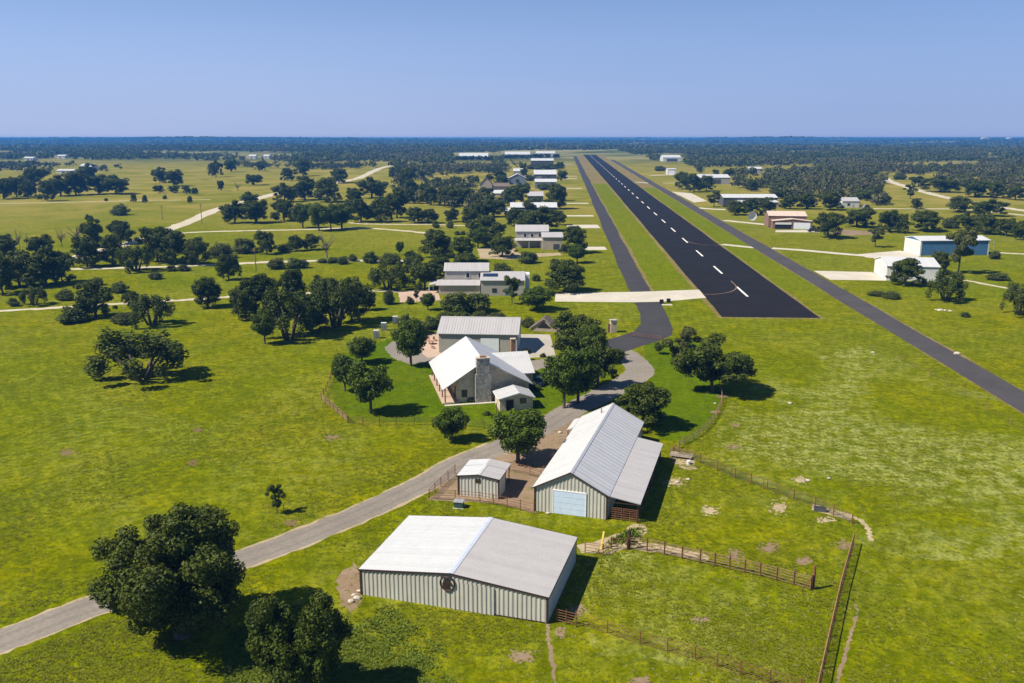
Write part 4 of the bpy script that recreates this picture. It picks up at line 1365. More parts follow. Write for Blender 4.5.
# power poles
for x, yb_, yt, lab in ((202, 223.5, 203.5, 'brown power pole beside the pale dirt road'), (162.5, 219.5, 205.5, 'slim power pole standing in the left meadow'), (256, 271, 249, 'power pole beside the farm track left of the oak clump')):
    p = at(x, yb_)
    hh = height_of(x, yb_, yt)
    r_ = empty('power_pole', (p[0], p[1], 0), R(30), lab, 'pole', 'power poles')
    MB().tube([(0, 0, 0), (0, 0, hh)], [.22, .15], 8).build('shaft', M['wood'], r_)
    MB().bar((-1.1, 0, hh - .8), (1.1, 0, hh - .8), .14, .16).build('crossarm', M['wood'], r_)

# satellite dish
p = at(751.5, 222)
r_ = empty('satellite_dish', (p[0], p[1], 0), R(10), 'big white round dish left of the brick hangar', 'dish')
MB().tube([(0, 0, 0), (0, 0, 2.6)], .15, 8).build('mast', M['greyplastic'], r_)
m = MB()
rad = 2.6
rings = []
for a_ in range(5):
    rr_ = rad * a_ / 4
    rings.append([(rr_ * math.cos(2 * math.pi * b_ / 18), -.4 - .5 * (a_ / 4) ** 2 - .25 * rr_ * math.sin(2 * math.pi * b_ / 18) * 0, 3.4 + rr_ * math.sin(2 * math.pi * b_ / 18)) for b_ in range(18)])
for a_ in range(4):
    for b_ in range(18):
        b2 = (b_ + 1) % 18
        m.quad(rings[a_][b_], rings[a_][b2], rings[a_ + 1][b2], rings[a_ + 1][b_])
        bk = lambda q: (q[0], q[1] + .12, q[2])
        m.quad(bk(rings[a_][b2]), bk(rings[a_][b_]), bk(rings[a_ + 1][b_]), bk(rings[a_ + 1][b2]))
m.build('reflector', M['white'], r_)
MB().bar((0, -.3, 3.3), (0, .1, 2.6), .2, .2).build('bracket', M['greyplastic'], r_)


def vehicle(name, label, px, py, rz, body, L=4.6, W=1.85, H=1.5, kind='car'):
    p = at(px, py)
    r = empty(name, (p[0], p[1], 0), R(rz), label, 'truck' if kind == 'truck' else 'car')
    m = MB()
    if kind == 'car':
        prof = [(-L / 2, .35), (-L / 2, .85), (-L * .3, .95), (-L * .18, H), (L * .2, H), (L * .36, .95), (L / 2, .8), (L / 2, .35)]
    else:
        prof = [(-L / 2, .55), (-L / 2, 1.05), (.0, 1.05), (.05, 1.95), (L * .26, 1.95), (L * .33, 1.3), (L / 2, 1.2), (L / 2, .55)]
    m.prism([(a, -W / 2, b) for a, b in prof], W, (0, 1, 0))
    m.build('body', M[body], r)
    g = MB()
    zt = (H if kind == 'car' else 1.95)
    if kind == 'car':
        g.prism([(-L * .26, -W / 2 - .01, .97), (-L * .17, -W / 2 - .01, zt - .1), (L * .19, -W / 2 - .01, zt - .1), (L * .32, -W / 2 - .01, .97)], W + .02, (0, 1, 0))
    else:
        g.prism([(.1, -W / 2 - .01, 1.3), (.1, -W / 2 - .01, zt - .12), (L * .25, -W / 2 - .01, zt - .12), (L * .31, -W / 2 - .01, 1.3)], W + .02, (0, 1, 0))
    g.build('window', M['glass'], r)
    for sx in (-L * .31, L * .31):
        for sy in (-W / 2 + .1, W / 2 - .1):
            wh = MB().tube([(sx, sy - .12, .34), (sx, sy + .12, .34)], .34, 12).build('wheel', M['rubber'], r)
            MB().tube([(sx, sy - .125, .34), (sx, sy + .125, .34)], .18, 8).build('rim', M['cargrey'], wh)
    for sy in (-W * .35, W * .35):
        MB().box(L / 2 - .02, L / 2 + .03, sy - .18, sy + .18, .62 if kind == 'car' else .9, .76 if kind == 'car' else 1.05).build('headlight', M['glass'], r)
    return r


vehicle('parked_car', 'dark car parked beside the wing of the stone house', 541, 384, 70, 'carblue')
vehicle('parked_car', 'dark car parked at the right end of the third house', 563.5, 252, 5, 'carblue')
vehicle('parked_truck', 'dark pickup parked beside the brick hangar', 813, 232, 185, 'carblue', 5.4, 2.0, 1.9, 'truck')
vehicle('parked_car', 'silver camper van parked at the pale cottage in right trees', 866, 209, 0, 'cargrey', 6.8, 2.3, 2.9)
p = at(820.5, 231.6)
r_ = empty('utility_trailer', (p[0], p[1], 0), R(3), 'brown box trailer next to the dark pickup', 'trailer')
MB().box(-2.0, 2.0, -1.1, 1.1, .6, 2.3).build('body', M['carbrown'], r_)
MB().box(-2.1, 2.1, -1.15, 1.15, 2.3, 2.42).build('lid', M['rooftan'], r_)
for sy in (-1.12, 1.12):
    MB().tube([(0, sy - .1, .36), (0, sy + .1, .36)], .36, 12).build('wheel', M['rubber'], r_)
MB().bar((2.0, 0, .55), (3.4, 0, .45), .1, .1).build('tow_bar', M['greyplastic'], r_)
# taxiway marker boxes
for x, y, lab, mt in ((661.5, 303.6, 'left small black marker box beside the crossing', 'dark'), (668.5, 302.6, 'right small black marker box beside the crossing', 'dark')):
    p = at(x, y)
    r_ = empty('marker_box', (p[0], p[1], 0), 0, lab, 'marker', 'marker boxes at the crossing')
    MB().box(-.55, .55, -.4, .4, .12, 1.2).build('panel', M[mt], r_)
    for u in (-.4, .4):
        MB().box(u - .05, u + .05, -.05, .05, 0, .12).build('leg', M['greyplastic'], r_)
p = at(667, 304.6)
flat_sheet('concrete_pad', [(p[0] - 1.5, p[1] - 1.2), (p[0] + 1.5, p[1] - 1.2), (p[0] + 1.5, p[1] + .8), (p[0] - 1.5, p[1] + .8)], .012, M['concrete'])
# patio furniture
p = at(431, 344)
r_ = empty('patio_table', (p[0], p[1], 0), R(15), 'red brown table on the pink patio left of the garage', 'table')
MB().tube([(0, 0, .7), (0, 0, .78)], 1.0, 14).build('tabletop', M['redbrick'], r_)
for a_ in range(4):
    MB().box(.6 * math.cos(a_ * 1.57 + .78) - .05, .6 * math.cos(a_ * 1.57 + .78) + .05, .6 * math.sin(a_ * 1.57 + .78) - .05, .6 * math.sin(a_ * 1.57 + .78) + .05, .014, .7).build('leg', M['wood'], r_)
for i, (x, y, lab) in enumerate(((428, 341, 'red patio chair left of the table'), (435, 341, 'red patio chair behind the table near garage wall'), (433, 348.5, 'red patio chair in front of the table'))):
    p = at(x, y)
    r_ = empty('patio_chair', (p[0], p[1], 0), R(60 * i), lab, 'chair', 'patio chairs by the garage')
    MB().box(-.35, .35, -.35, .35, .42, .5).build('seat', M['redbrick'], r_)
    MB().box(-.35, .35, .3, .38, .5, 1.1).build('backrest', M['redbrick'], r_)
    for u in (-.3, .3):
        for w__ in (-.3, .3):
            MB().box(u - .04, u + .04, w__ - .04, w__ + .04, .014, .42).build('leg', M['wood'], r_)

# ------------------------------------------------------------------ trees
def leaf_cards(rng, centers, radii, counts, size, flat=.0, inner=.25):
    """(n*4,3) quads: leaf tufts on and inside ellipsoidal clumps"""
    out = []
    for c, r, n in zip(centers, radii, counts):
        n = int(n)
        d = rng.normal(size=(n, 3))
        d /= np.linalg.norm(d, axis=1)[:, None]
        rad = np.where(rng.random(n) < inner, rng.uniform(.3, .8, n), rng.uniform(.78, 1.1, n))
        pos = np.array(c) + d * np.array(r) * rad[:, None]
        nrm = d * .9 + rng.normal(size=(n, 3)) * .5
        nrm[:, 2] += flat
        nrm /= np.linalg.norm(nrm, axis=1)[:, None]
        h = rng.normal(size=(n, 3))
        a = np.cross(nrm, h)
        a /= np.linalg.norm(a, axis=1)[:, None] + 1e-9
        b = np.cross(nrm, a)
        s = size * rng.uniform(.6, 1.4, n)[:, None]
        q = np.stack([pos - a * s * .5, pos - b * s * .36, pos + a * s * .5, pos + b * s * .36], 1)
        out.append(q.reshape(-1, 3))
    return np.concatenate(out)


def crown_clumps(rng, kind):
    """clump centres and radii in a unit frame: width 1 (x,y in -.5...5), height 1"""
    C, Rr = [], []
    def add(c, r):
        C.append(c); Rr.append(r)
    if kind in ('bigoak', 'twin'):
        domes = [(0, 0, .51, .41, .41, .43, 110)] if kind == 'bigoak' else [(-.25, .02, .53, .21, .24, .40, 55), (.24, -.02, .55, .20, .24, .42, 55), (0, -.06, .36, .26, .22, .26, 34)]
        for cx_, cy_, cz_, rx, ry, rz_, n in domes:
            ph = rng.uniform(0, 6.28, 4)
            for i in range(n):
                d = rng.normal(size=3)
                d /= np.linalg.norm(d)
                t = math.atan2(d[1], d[0])
                lump = 1 + .10 * math.sin(3 * t + ph[0] + 2 * d[2]) + .08 * math.sin(5 * t + ph[1]) * (1 - abs(d[2])) + .07 * math.sin(7 * d[2] + ph[2])
                q = rng.uniform(.62, .97) * lump
                s = rng.uniform(.055, .095)
                add((cx_ + d[0] * rx * q, cy_ + d[1] * ry * q, max(.08, cz_ + d[2] * rz_ * q)), (s * 1.1, s * 1.1, s * 1.05))
            for i in range(7):
                add((cx_ + rng.normal() * rx * .3, cy_ + rng.normal() * ry * .3, cz_ + rng.normal() * .1), (.13, .13, .14))
    elif kind == 'round':
        nl = int(rng.integers(6, 9)) if kind == 'round' else 15
        t0 = rng.uniform(0, 6.28)
        for i in range(nl):
            t = t0 + i * 2.4 + rng.uniform(-.4, .4)
            q = .30 * math.sqrt((i + .4) / nl) * rng.uniform(.8, 1.15)
            lr = rng.uniform(.15, .24) if kind == 'round' else rng.uniform(.13, .20)
            z = .75 - (q / .3) ** 2 * .24 + rng.normal() * .08
            z = min(z, .99 - lr * .8)
            for j in range(9):
                d = rng.normal(size=3)
                d /= np.linalg.norm(d)
                s = rng.uniform(.055, .10)
                add((q * math.cos(t) + d[0] * lr * .78, q * math.sin(t) + d[1] * lr * .78, max(.12, z + d[2] * lr * .8)), (s * 1.1, s * 1.1, s * .95))
        for i in range(16 if kind == 'round' else 70):      # low skirt of foliage
            t, q = rng.uniform(0, 6.28), rng.uniform(.16, .43) if kind == 'round' else rng.uniform(.10, .41)
            s = rng.uniform(.05, .085) * (1 if kind == 'round' else 1.4)
            add((q * math.cos(t), q * math.sin(t), rng.uniform(.12, .34) if kind == 'round' else rng.uniform(.14, .52)), (s * 1.2, s * 1.2, s * 1.1))
        for i in range(8):
            add(tuple(rng.normal(size=3) * np.array((.13, .13, .1)) + np.array((0, 0, .5))), (.15, .15, .15))
    elif kind == 'elm':
        z0, z1 = .15, 1.0
        zc, hz_ = (z0 + z1) / 2, (z1 - z0) / 2
        for i in range(44):
            d = rng.normal(size=3)
            d /= np.linalg.norm(d)
            q = rng.uniform(.55, .92)
            s = rng.uniform(.075, .13)
            wv = 1 - .2 * max(0, -d[2])
            add((d[0] * .43 * q * wv, d[1] * .43 * q * wv, zc + d[2] * hz_ * q * .92), (s * 1.1, s * 1.1, s * .95))
        for i in range(8):
            add(tuple(rng.normal(size=3) * np.array((.14, .14, .12)) + np.array((0, 0, zc))), (.16, .16, .15))
    elif kind == 'spread':
        for i in range(40):
            t = rng.uniform(0, 2 * math.pi)
            q = math.sqrt(rng.uniform(.02, 1)) * .42
            s = rng.uniform(.05, .095)
            z = .72 - (q / .42) ** 2.0 * .36 + rng.normal() * .15
            add((q * math.cos(t), q * math.sin(t), z), (s * 1.0, s * 1.0, s * 2.3))
    elif kind == 'shrub':
        for i in range(22):
            d = rng.normal(size=3)
            d[2] = abs(d[2])
            d /= np.linalg.norm(d)
            q = rng.uniform(.4, .85)
            s = rng.uniform(.11, .18)
            add((d[0] * .42 * q, d[1] * .42 * q, .15 + d[2] * .75 * q), (s, s, s * 1.3))
        for i in range(5):
            add((rng.normal() * .15, rng.normal() * .15, .3), (.22, .22, .28))
    elif kind == 'thin':
        for i in range(24):
            t = rng.uniform(0, 2 * math.pi)
            q = rng.uniform(.05, .42)
            z = rng.uniform(.32, .95)
            q *= 1 - .5 * abs(z - .65) / .4
            s = rng.uniform(.06, .11)
            add((q * math.cos(t), q * math.sin(t), z), (s * 1.2, s * 1.2, s * .9))
    elif kind == 'multi':                          # two or three lobes
        for lx, ly, lz, lr in ((-.24, 0, .56, .25), (.2, .1, .66, .27), (.05, -.2, .46, .23), (.3, -.1, .42, .18), (-.1, .15, .4, .22)):
            for i in range(13):
                d = rng.normal(size=3)
                d /= np.linalg.norm(d)
                q = rng.uniform(.5, .9)
                s = rng.uniform(.07, .12)
                add((lx + d[0] * lr * q, ly + d[1] * lr * q, lz + d[2] * lr * q * 1.15), (s, s, s))
    return C, Rr


def trunk_mb(rng, kind, C):
    m = MB()
    if kind == 'spread':
        for i in range(5):
            t = i * 1.256 + rng.uniform(-.3, .3)
            r = rng.uniform(.2, .34)
            m.tube([(.06 * math.cos(t), .06 * math.sin(t), -.02), (r * .45 * math.cos(t), r * .45 * math.sin(t), .28), (r * math.cos(t), r * math.sin(t), .62)], [.03, .02, .008], 6)
        return m
    if kind == 'shrub':
        for i in range(4):
            t = i * 1.57 + .4
            m.tube([(0, 0, -.02), (.1 * math.cos(t), .1 * math.sin(t), .2), (.2 * math.cos(t), .2 * math.sin(t), .5)], [.02, .014, .006], 5)
        return m
    w = {'bigoak': .042, 'twin': .042, 'round': .028, 'elm': .03, 'thin': .02, 'multi': .022, 'dead': .03}[kind]
    top = {'bigoak': .5, 'twin': .5, 'round': .55, 'elm': .6, 'thin': .75, 'multi': .45, 'dead': .6}[kind]
    m.tube([(0, 0, -.02), (.0, .0, .02), (rng.normal() * .01, rng.normal() * .01, top * .45), (rng.normal() * .02, rng.normal() * .02, top)], [w * 1.5, w * 1.1, w * .85, w * .4], 8)
    n = {'bigoak': 12, 'twin': 12, 'round': 8, 'elm': 8, 'thin': 8, 'multi': 9, 'dead': 14}[kind]
    for i in range(n):
        if kind == 'dead':
            t = rng.uniform(0, 6.28)
            e = (rng.uniform(.2, .45) * math.cos(t), rng.uniform(.2, .45) * math.sin(t), rng.uniform(.45, 1.0))
            s0 = rng.uniform(.2, .5)
        else:
            e = C[int(rng.integers(len(C)))]
            s0 = min(e[2] * .7, top * rng.uniform(.5, .9))
        mid = (e[0] * .5, e[1] * .5, s0 + (e[2] - s0) * .45 + .03)
        m.tube([(0, 0, s0), mid, e], [w * .55, w * .35, w * .12], 5)
        if kind == 'dead':
            for j in range(3):
                f = (e[0] + rng.normal() * .1, e[1] + rng.normal() * .1, min(1, e[2] + rng.uniform(0, .15)))
                m.tube([mid, f], [w * .25, w * .06], 4)
    return m


PROTO = {}


def make_proto(key, kind, seed, n, size, mat, unique=False):
    rng = np.random.default_rng(seed)
    C, Rr = crown_clumps(rng, kind) if kind != 'dead' else ([], [])
    tm = trunk_mb(rng, kind, C)
    me_t = bpy.data.meshes.new('trunk')
    me_t.from_pydata(tm.v, [], tm.f)
    me_t.materials.append(M['deadbark'] if kind == 'dead' else M['bark'])
    me_t.polygons.foreach_set('use_smooth', [True] * len(me_t.polygons))
    me_c = None
    if C:
        vol = np.array([(r[0] * r[1]) for r in Rr])
        cnt = np.maximum(8, n * vol / vol.sum())
        me_c = fast_mesh('crown', leaf_cards(rng, C, Rr, cnt, size, inner=.3), 4, mat)
    PROTO[key] = (me_t, me_c)


make_proto('big', 'bigoak', 3, 80000, .020, M['leaf'])
make_proto('twin', 'twin', 5, 70000, .024, M['leaf'])
for i in range(7):
    make_proto(f'round{i}', 'round', 20 + i, 12000, .042, M['leaf'])
for i in range(3):
    make_proto(f'elm{i}', 'elm', 30 + i, 11000, .042, M['leaf2'])
for i in range(3):
    make_proto(f'spread{i}', 'spread', 40 + i, 7000, .036, M['leaf'])
for i in range(3):
    make_proto(f'shrub{i}', 'shrub', 50 + i, 5000, .06, M['leaf3'])
for i in range(2):
    make_proto(f'thin{i}', 'thin', 60 + i, 5200, .045, M['leaf3'])
for i in range(2):
    make_proto(f'multi{i}', 'multi', 70 + i, 16000, .034, M['leaf'])
for i in range(2):
    make_proto(f'dead{i}', 'dead', 80 + i, 0, .05, None)

TREES = []


def tree(name, label, kind, px, py, w_px, h_px, group=None, rz=None, seed=0, wmul=1.0):
    rnd = random.Random(int(px * 13 + py * 7) + seed)
    keys = [k_ for k_ in PROTO if k_.rstrip('0123456789') == kind]
    me_t, me_c = PROTO[keys[rnd.randrange(len(keys))]]
    p = at(px, py)
    w = w_px / ppm(p) * wmul
    h = height_of(px, py, py - h_px) if h_px else w
    r = empty(name, (p[0], p[1], 0), rnd.uniform(0, 6.28) if rz is None else rz, label, 'shrub' if kind == 'shrub' else 'tree', group)
    k_ = {'shrub': 1.25, 'big': 1.04, 'twin': 1.0}.get(kind, 1.12)
    r.scale = (w * k_, w * k_, h)
    t = link_mesh('trunk', me_t, r)
    if me_c is not None:
        link_mesh('crown' if kind != 'shrub' else 'foliage', me_c, r)
    TREES.append((p[0], p[1], w * .5))
    return r


tree('oak_tree', 'huge dark oak over the gravel drive at lower left', 'big', 182, 636, 150, 127, rz=1.2)
tree('oak_tree', 'dark oak at the bottom edge with twin rounded crowns', 'twin', 300, 690, 99, 100, rz=0.0)
tree('shade_tree', 'broad green shade tree between the shed and the long barn', 'elm', 518, 462, 60, 55, seed=2)
tree('lawn_tree', 'small round tree on the grass above the gravel drive', 'elm', 452, 441, 35, 36)
tree('lawn_tree', 'full round lawn tree with thick trunk left of the house', 'elm', 371, 413, 47, 53, seed=3)
tree('lawn_tree', 'dark round tree leaning left at the edge of the lawn', 'elm', 345, 391, 28, 38, seed=5)
tree('lawn_tree', 'dark round tree behind the other two lawn trees', 'elm', 362, 363, 31, 28, seed=4)
tree('lawn_tree', 'tall tree standing on the gravel turnaround beside the patio', 'elm', 411, 366, 37, 50, seed=1)
tree('oak_tree', 'dark bushy oak at the back right corner of the long barn', 'round', 643, 427, 58, 48, seed=1)
tree('pecan_tree', 'large dark tree with bare trunk beside the drive, left of the trio', 'elm', 564, 408, 45, 60, seed=1)
tree('pecan_tree', 'large dark tree in the middle of the trio beside the drive', 'elm', 578, 403, 45, 57, seed=6)
tree('oak_tree', 'dark oak at the drive bend, right of the trio', 'round', 598, 387, 42, 48, seed=2)
tree('oak_tree', 'dark oak behind the trio beside the concrete pad', 'round', 577, 358, 52, 45, seed=3)
tree('shade_tree', 'green shade tree behind the drive near the asphalt throat', 'elm', 592, 362, 34, 40, seed=4)
tree('pecan_tree', 'spreading three lobed oak on the grass right of the drive', 'multi', 712, 392, 76, 58, rz=.3)
tree('oak_tree', 'dark oak forming the left lobe of the clump right of the drive', 'thin', 682, 368, 40, 38, seed=2)
tree('young_tree', 'small young tree on the grass beside the asphalt throat', 'elm', 659, 354, 11, 12)
tree('oak_tree', 'wide sprawling many stemmed oak alone in the left meadow', 'spread', 141, 379, 94, 50, rz=1.0)
sp = tree('young_tree', 'staked sapling in the meadow above the gravel drive', 'thin', 277, 513, 20, 27)
# stakes of the sapling
p = at(277, 513)
for dx_, lab in ((-1.0, 'left stake beside the sapling'), (1.0, 'right stake beside the sapling')):
    o = MB().tube([(0, 0, 0), (.02, 0, 1.3), (.02, 0, 1.36)], [.05, .045, .01], 6).build('wooden_stake', M['wood'])
    o.location = (p[0] + dx_, p[1] - .2, 0)
    tag(o, lab, 'stake', 'stakes round the sapling')

ORD = ['first', 'second', 'third', 'fourth', 'fifth', 'sixth', 'seventh', 'eighth', 'ninth', 'tenth', 'eleventh', 'twelfth', 'thirteenth', 'fourteenth', 'fifteenth', 'sixteenth', 'seventeenth', 'eighteenth', 'nineteenth', 'twentieth']
NAME = {'round': 'oak_tree', 'elm': 'shade_tree', 'spread': 'oak_tree', 'shrub': 'shrub', 'thin': 'sparse_tree', 'dead': 'bare_tree', 'multi': 'oak_tree'}
WORD = {'round': 'dark rounded oak', 'elm': 'green full crowned tree', 'spread': 'wide spreading oak', 'shrub': 'low bushy shrub', 'thin': 'thin loose tree', 'dead': 'bare grey tree', 'multi': 'many lobed oak'}


def cluster(place, rows):
    """rows: (kind letter, px, py, w, h); labels count each kind from the left"""
    K = {'r': 'round', 'e': 'elm', 's': 'spread', 'b': 'shrub', 't': 'thin', 'd': 'dead', 'm': 'multi'}
    by = {}
    for row in rows:
        by.setdefault(row[0], []).append(row)
    for kk, rs in by.items():
        rs.sort(key=lambda q: q[1])
        kind = K[kk]
        for i, (_, x, y, w, h) in enumerate(rs):
            lab = WORD[kind] + (f', {ORD[i]} from left' if len(rs) > 1 and i < len(ORD) else '') + ' ' + place
            tree(NAME[kind], lab, kind, x, y, w, h, group=WORD[kind] + ' ' + place)


cluster('in the oak clump in mid meadow', [('e', 265, 344, 26, 36), ('s', 289, 339, 56, 52), ('r', 312, 332, 50, 44), ('r', 246, 319, 36, 40), ('r', 264, 316, 38, 42), ('r', 292, 306, 30, 40), ('s', 336, 327, 48, 46), ('r', 352, 322, 36, 44), ('r', 369, 310, 18, 20), ('r', 325, 312, 34, 40)])
cluster('in the grove at the left edge', [('r', 6, 262, 28, 30), ('r', 41, 260, 28, 26), ('r', 20, 287, 42, 36), ('r', 46, 285, 46, 40), ('r', 3, 294, 32, 40), ('r', 63, 285, 24, 32), ('s', 34, 305, 28, 20), ('b', 65, 300, 18, 13), ('b', 14, 306, 12, 10), ('b', 97, 285, 13, 10), ('b', 119, 292, 20, 12)])
cluster('below the farm track at left', [('r', 96, 317, 42, 36), ('b', 73, 322, 30, 18), ('s', 152, 325, 46, 33), ('r', 132, 308, 20, 18), ('b', 124, 323, 23, 14), ('r', 208, 307, 33, 30), ('b', 155, 279, 15, 9), ('b', 171, 271, 12, 7), ('b', 184, 271, 13, 8)])
cluster('along the caliche road at left', [('r', 87, 267, 34, 30), ('r', 113, 265, 26, 30), ('r', 121, 244, 28, 26), ('r', 93, 246, 22, 28), ('s', 136, 271, 38, 28), ('r', 158, 262, 42, 40), ('r', 176, 264, 30, 32), ('r', 198, 265, 28, 30), ('d', 62, 247, 14, 20), ('d', 20, 250, 9, 22), ('d', 77, 246, 20, 22), ('d', 27, 248, 8, 16), ('e', 90, 225, 8, 11)])
cluster('in the upper left oak band', [('r', 4, 199, 24, 24), ('r', 17, 197, 20, 22), ('r', 35, 189, 27, 24), ('r', 48, 201, 18, 20), ('r', 61, 196, 26, 22), ('r', 76, 195, 26, 26), ('r', 89, 181, 18, 18), ('r', 99, 194, 24, 20), ('r', 116, 194, 32, 20), ('r', 28, 198, 18, 18), ('b', 120, 215, 20, 13)])
cluster('in the left hayfield', [('r', 160, 183, 16, 16), ('r', 174, 186, 20, 17), ('r', 159, 193, 11, 9), ('r', 174, 193, 13, 8), ('r', 187, 194, 9, 9), ('r', 195, 195, 7, 8), ('r', 134, 202, 7, 8), ('r', 145, 203, 6, 8), ('b', 165, 199, 5, 5), ('r', 190, 203, 6, 7), ('b', 106, 201, 4, 4), ('r', 216, 177, 14, 18), ('r', 231, 172, 14, 14), ('r', 260, 171, 12, 10), ('r', 254, 185, 19, 12), ('r', 288, 181, 15, 13), ('r', 303, 176, 18, 18), ('r', 339, 183, 22, 16), ('r', 221, 191, 8, 12), ('d', 238, 191, 10, 9)])
cluster('in central grove above farm track', [('r', 235, 223, 26, 24), ('r', 256, 223, 30, 26), ('r', 250, 207, 22, 16), ('r', 285, 202, 24, 20), ('r', 305, 200, 28, 24), ('r', 327, 202, 30, 24), ('r', 284, 221, 28, 24), ('e', 303, 228, 22, 26), ('e', 319, 231, 24, 30), ('e', 331, 230, 20, 27), ('e', 342, 229, 28, 28), ('r', 361, 222, 27, 24), ('r', 381, 222, 26, 24), ('r', 397, 218, 24, 30), ('r', 372, 198, 30, 22), ('r', 354, 206, 20, 18)])
cluster('at upper end of dirt road', [('r', 407, 188, 18, 22), ('r', 393, 178, 10, 11), ('r', 412, 177, 11, 11), ('r', 411, 198, 16, 19), ('r', 425, 196, 14, 14)])
cluster('in row between two farm tracks', [('b', 222, 258, 20, 20), ('b', 244, 253, 23, 18), ('r', 267, 254, 22, 24), ('b', 284, 252, 12, 11), ('r', 296, 251, 18, 17), ('r', 311, 250, 19, 16), ('d', 327, 258, 20, 25), ('r', 229, 280, 24, 28), ('b', 277, 269, 16, 13), ('b', 297, 268, 20, 12), ('b', 333, 263, 10, 8), ('b', 343, 264, 12, 9), ('b', 353, 261, 10, 8), ('b', 370, 263, 15, 14), ('b', 391, 263, 24, 13), ('b', 323, 263, 9, 6)])
cluster('in grove left of two storey house', [('s', 388, 289, 40, 28), ('r', 425, 289, 36, 31), ('r', 437, 257, 36, 27), ('e', 400, 255, 9, 14), ('r', 411, 264, 14, 15), ('r', 463, 262, 30, 27), ('r', 466, 268, 30, 16), ('e', 478, 248, 21, 22), ('b', 389, 304, 13, 17), ('b', 410, 304, 9, 9), ('t', 417, 302, 9, 17), ('e', 428, 310, 16, 18), ('r', 440, 276, 26, 22), ('r', 412, 276, 24, 22)])
cluster('beside the upper farm tracks', [('r', 415, 223, 22, 17), ('r', 429, 223, 20, 15), ('b', 436, 228, 8, 9), ('b', 450, 228, 8, 9), ('b', 469, 228, 9, 10), ('b', 457, 235, 6, 5), ('b', 463, 235, 5, 5)])
cluster('among hangars left of taxiway', [('r', 575, 253, 27, 27), ('e', 577, 263, 20, 19), ('r', 541, 231, 38, 26), ('r', 556, 209, 24, 25), ('r', 514, 226, 17, 20), ('r', 494, 217, 26, 19), ('r', 478, 218, 20, 19), ('r', 431, 205, 18, 19), ('r', 445, 206, 22, 20), ('r', 459, 206, 22, 20), ('r', 515, 206, 26, 22), ('b', 527, 191, 8, 10), ('r', 485, 200, 18, 14), ('r', 502, 257, 30, 23), ('b', 528, 263, 19, 14), ('b', 502, 274, 19, 15), ('r', 486, 231, 22, 18), ('r', 470, 226, 18, 18), ('r', 497, 238, 18, 16), ('r', 525, 229, 20, 17)])
cluster('along the hangar fronts', [('b', 546, 190, 14, 8), ('b', 529, 181, 9, 9), ('r', 561, 201, 14, 16), ('r', 562, 181, 11, 12), ('r', 560, 170, 10, 9), ('b', 543, 170, 18, 6), ('r', 529, 214, 16, 15), ('r', 560, 225, 14, 14), ('r', 508, 199, 14, 12), ('r', 523, 171, 10, 9), ('r', 500, 181, 14, 11), ('r', 520, 193, 12, 11), ('b', 536, 203, 12, 8), ('r', 475, 236, 18, 16), ('r', 452, 222, 16, 15), ('r', 487, 246, 16, 13)])
cluster('screening the far hangars', [('r', x_, 160.6, 9, 5.2) for x_ in (458, 464, 471, 479, 486, 491)] + [('r', x_, 159.2, 8, 5) for x_ in (503, 509, 516, 522, 529)] + [('r', x_, 158.2, 8, 4.8) for x_ in (535, 541, 548, 556)])
cluster('along the far hangar wall', [('b', x_, 169.2, 9, 7) for x_ in (532, 537, 543, 549, 554)])
cluster('around the two storey house', [('r', 565, 291, 47, 31), ('b', 456, 313, 32, 25), ('b', 477, 312, 30, 23), ('e', 537, 310, 36, 25), ('t', 512, 304, 20, 27), ('b', 536, 281, 8, 9)])
cluster('in planting behind large garage', [('b', 420, 334, 22, 17), ('b', 433, 329, 18, 15), ('b', 405, 324, 15, 12), ('b', 446, 318, 18, 8), ('b', 462, 317, 16, 7), ('b', 480, 317, 16, 7), ('b', 497, 318, 16, 7), ('b', 528, 327, 14, 12)])
cluster('beside the stone house', [('b', 470, 401, 11, 7), ('b', 478, 402, 9, 5), ('b', 532, 389, 14, 9), ('b', 543, 357, 6, 5), ('b', 526, 353, 9, 6), ('b', 505, 408, 12, 7), ('b', 487, 415, 8, 5)])
cluster('in front of right hand hangars', [('r', 735, 215, 20, 16), ('r', 751, 215, 22, 17), ('r', 766, 213, 20, 16), ('t', 714, 207, 18, 16), ('r', 682, 189, 18, 19), ('r', 694, 192, 20, 19), ('r', 706, 191, 18, 17), ('b', 660, 171, 12, 7)])
cluster('near the brick hangar', [('r', 828, 238, 34, 29), ('r', 790, 209, 20, 15), ('r', 806, 209, 20, 16), ('r', 830, 210, 24, 20), ('t', 875, 247, 18, 19), ('r', 857, 227, 32, 20), ('r', 888, 232, 22, 23), ('r', 901, 233, 16, 19)])
cluster('behind the blue hangar', [('r', 925, 231, 36, 22), ('b', 950, 228, 18, 12), ('r', 966, 231, 24, 20), ('r', 986, 234, 26, 20), ('r', 1006, 236, 24, 20), ('r', 1020, 240, 18, 19), ('r', 959, 212, 27, 17), ('r', 989, 216, 31, 18), ('r', 916, 209, 13, 11), ('t', 910, 199, 14, 14)])
cluster('around white and blue hangars', [('r', 905, 285, 36, 26), ('t', 958, 273, 32, 42), ('r', 939, 274, 24, 24), ('s', 946, 301, 38, 29), ('b', 958, 279, 11, 8), ('b', 877, 296, 14, 7), ('b', 890, 298, 20, 8), ('b', 998, 280, 20, 8), ('s', 1020, 315, 38, 31), ('b', 995, 259, 10, 11), ('b', 965, 317, 9, 6)])
cluster('along the right hand dirt road', [('r', 940, 192, 34, 17), ('r', 975, 197, 32, 19), ('r', 996, 198, 22, 17), ('r', 918, 187, 16, 12), ('r', 1015, 200, 20, 16)])


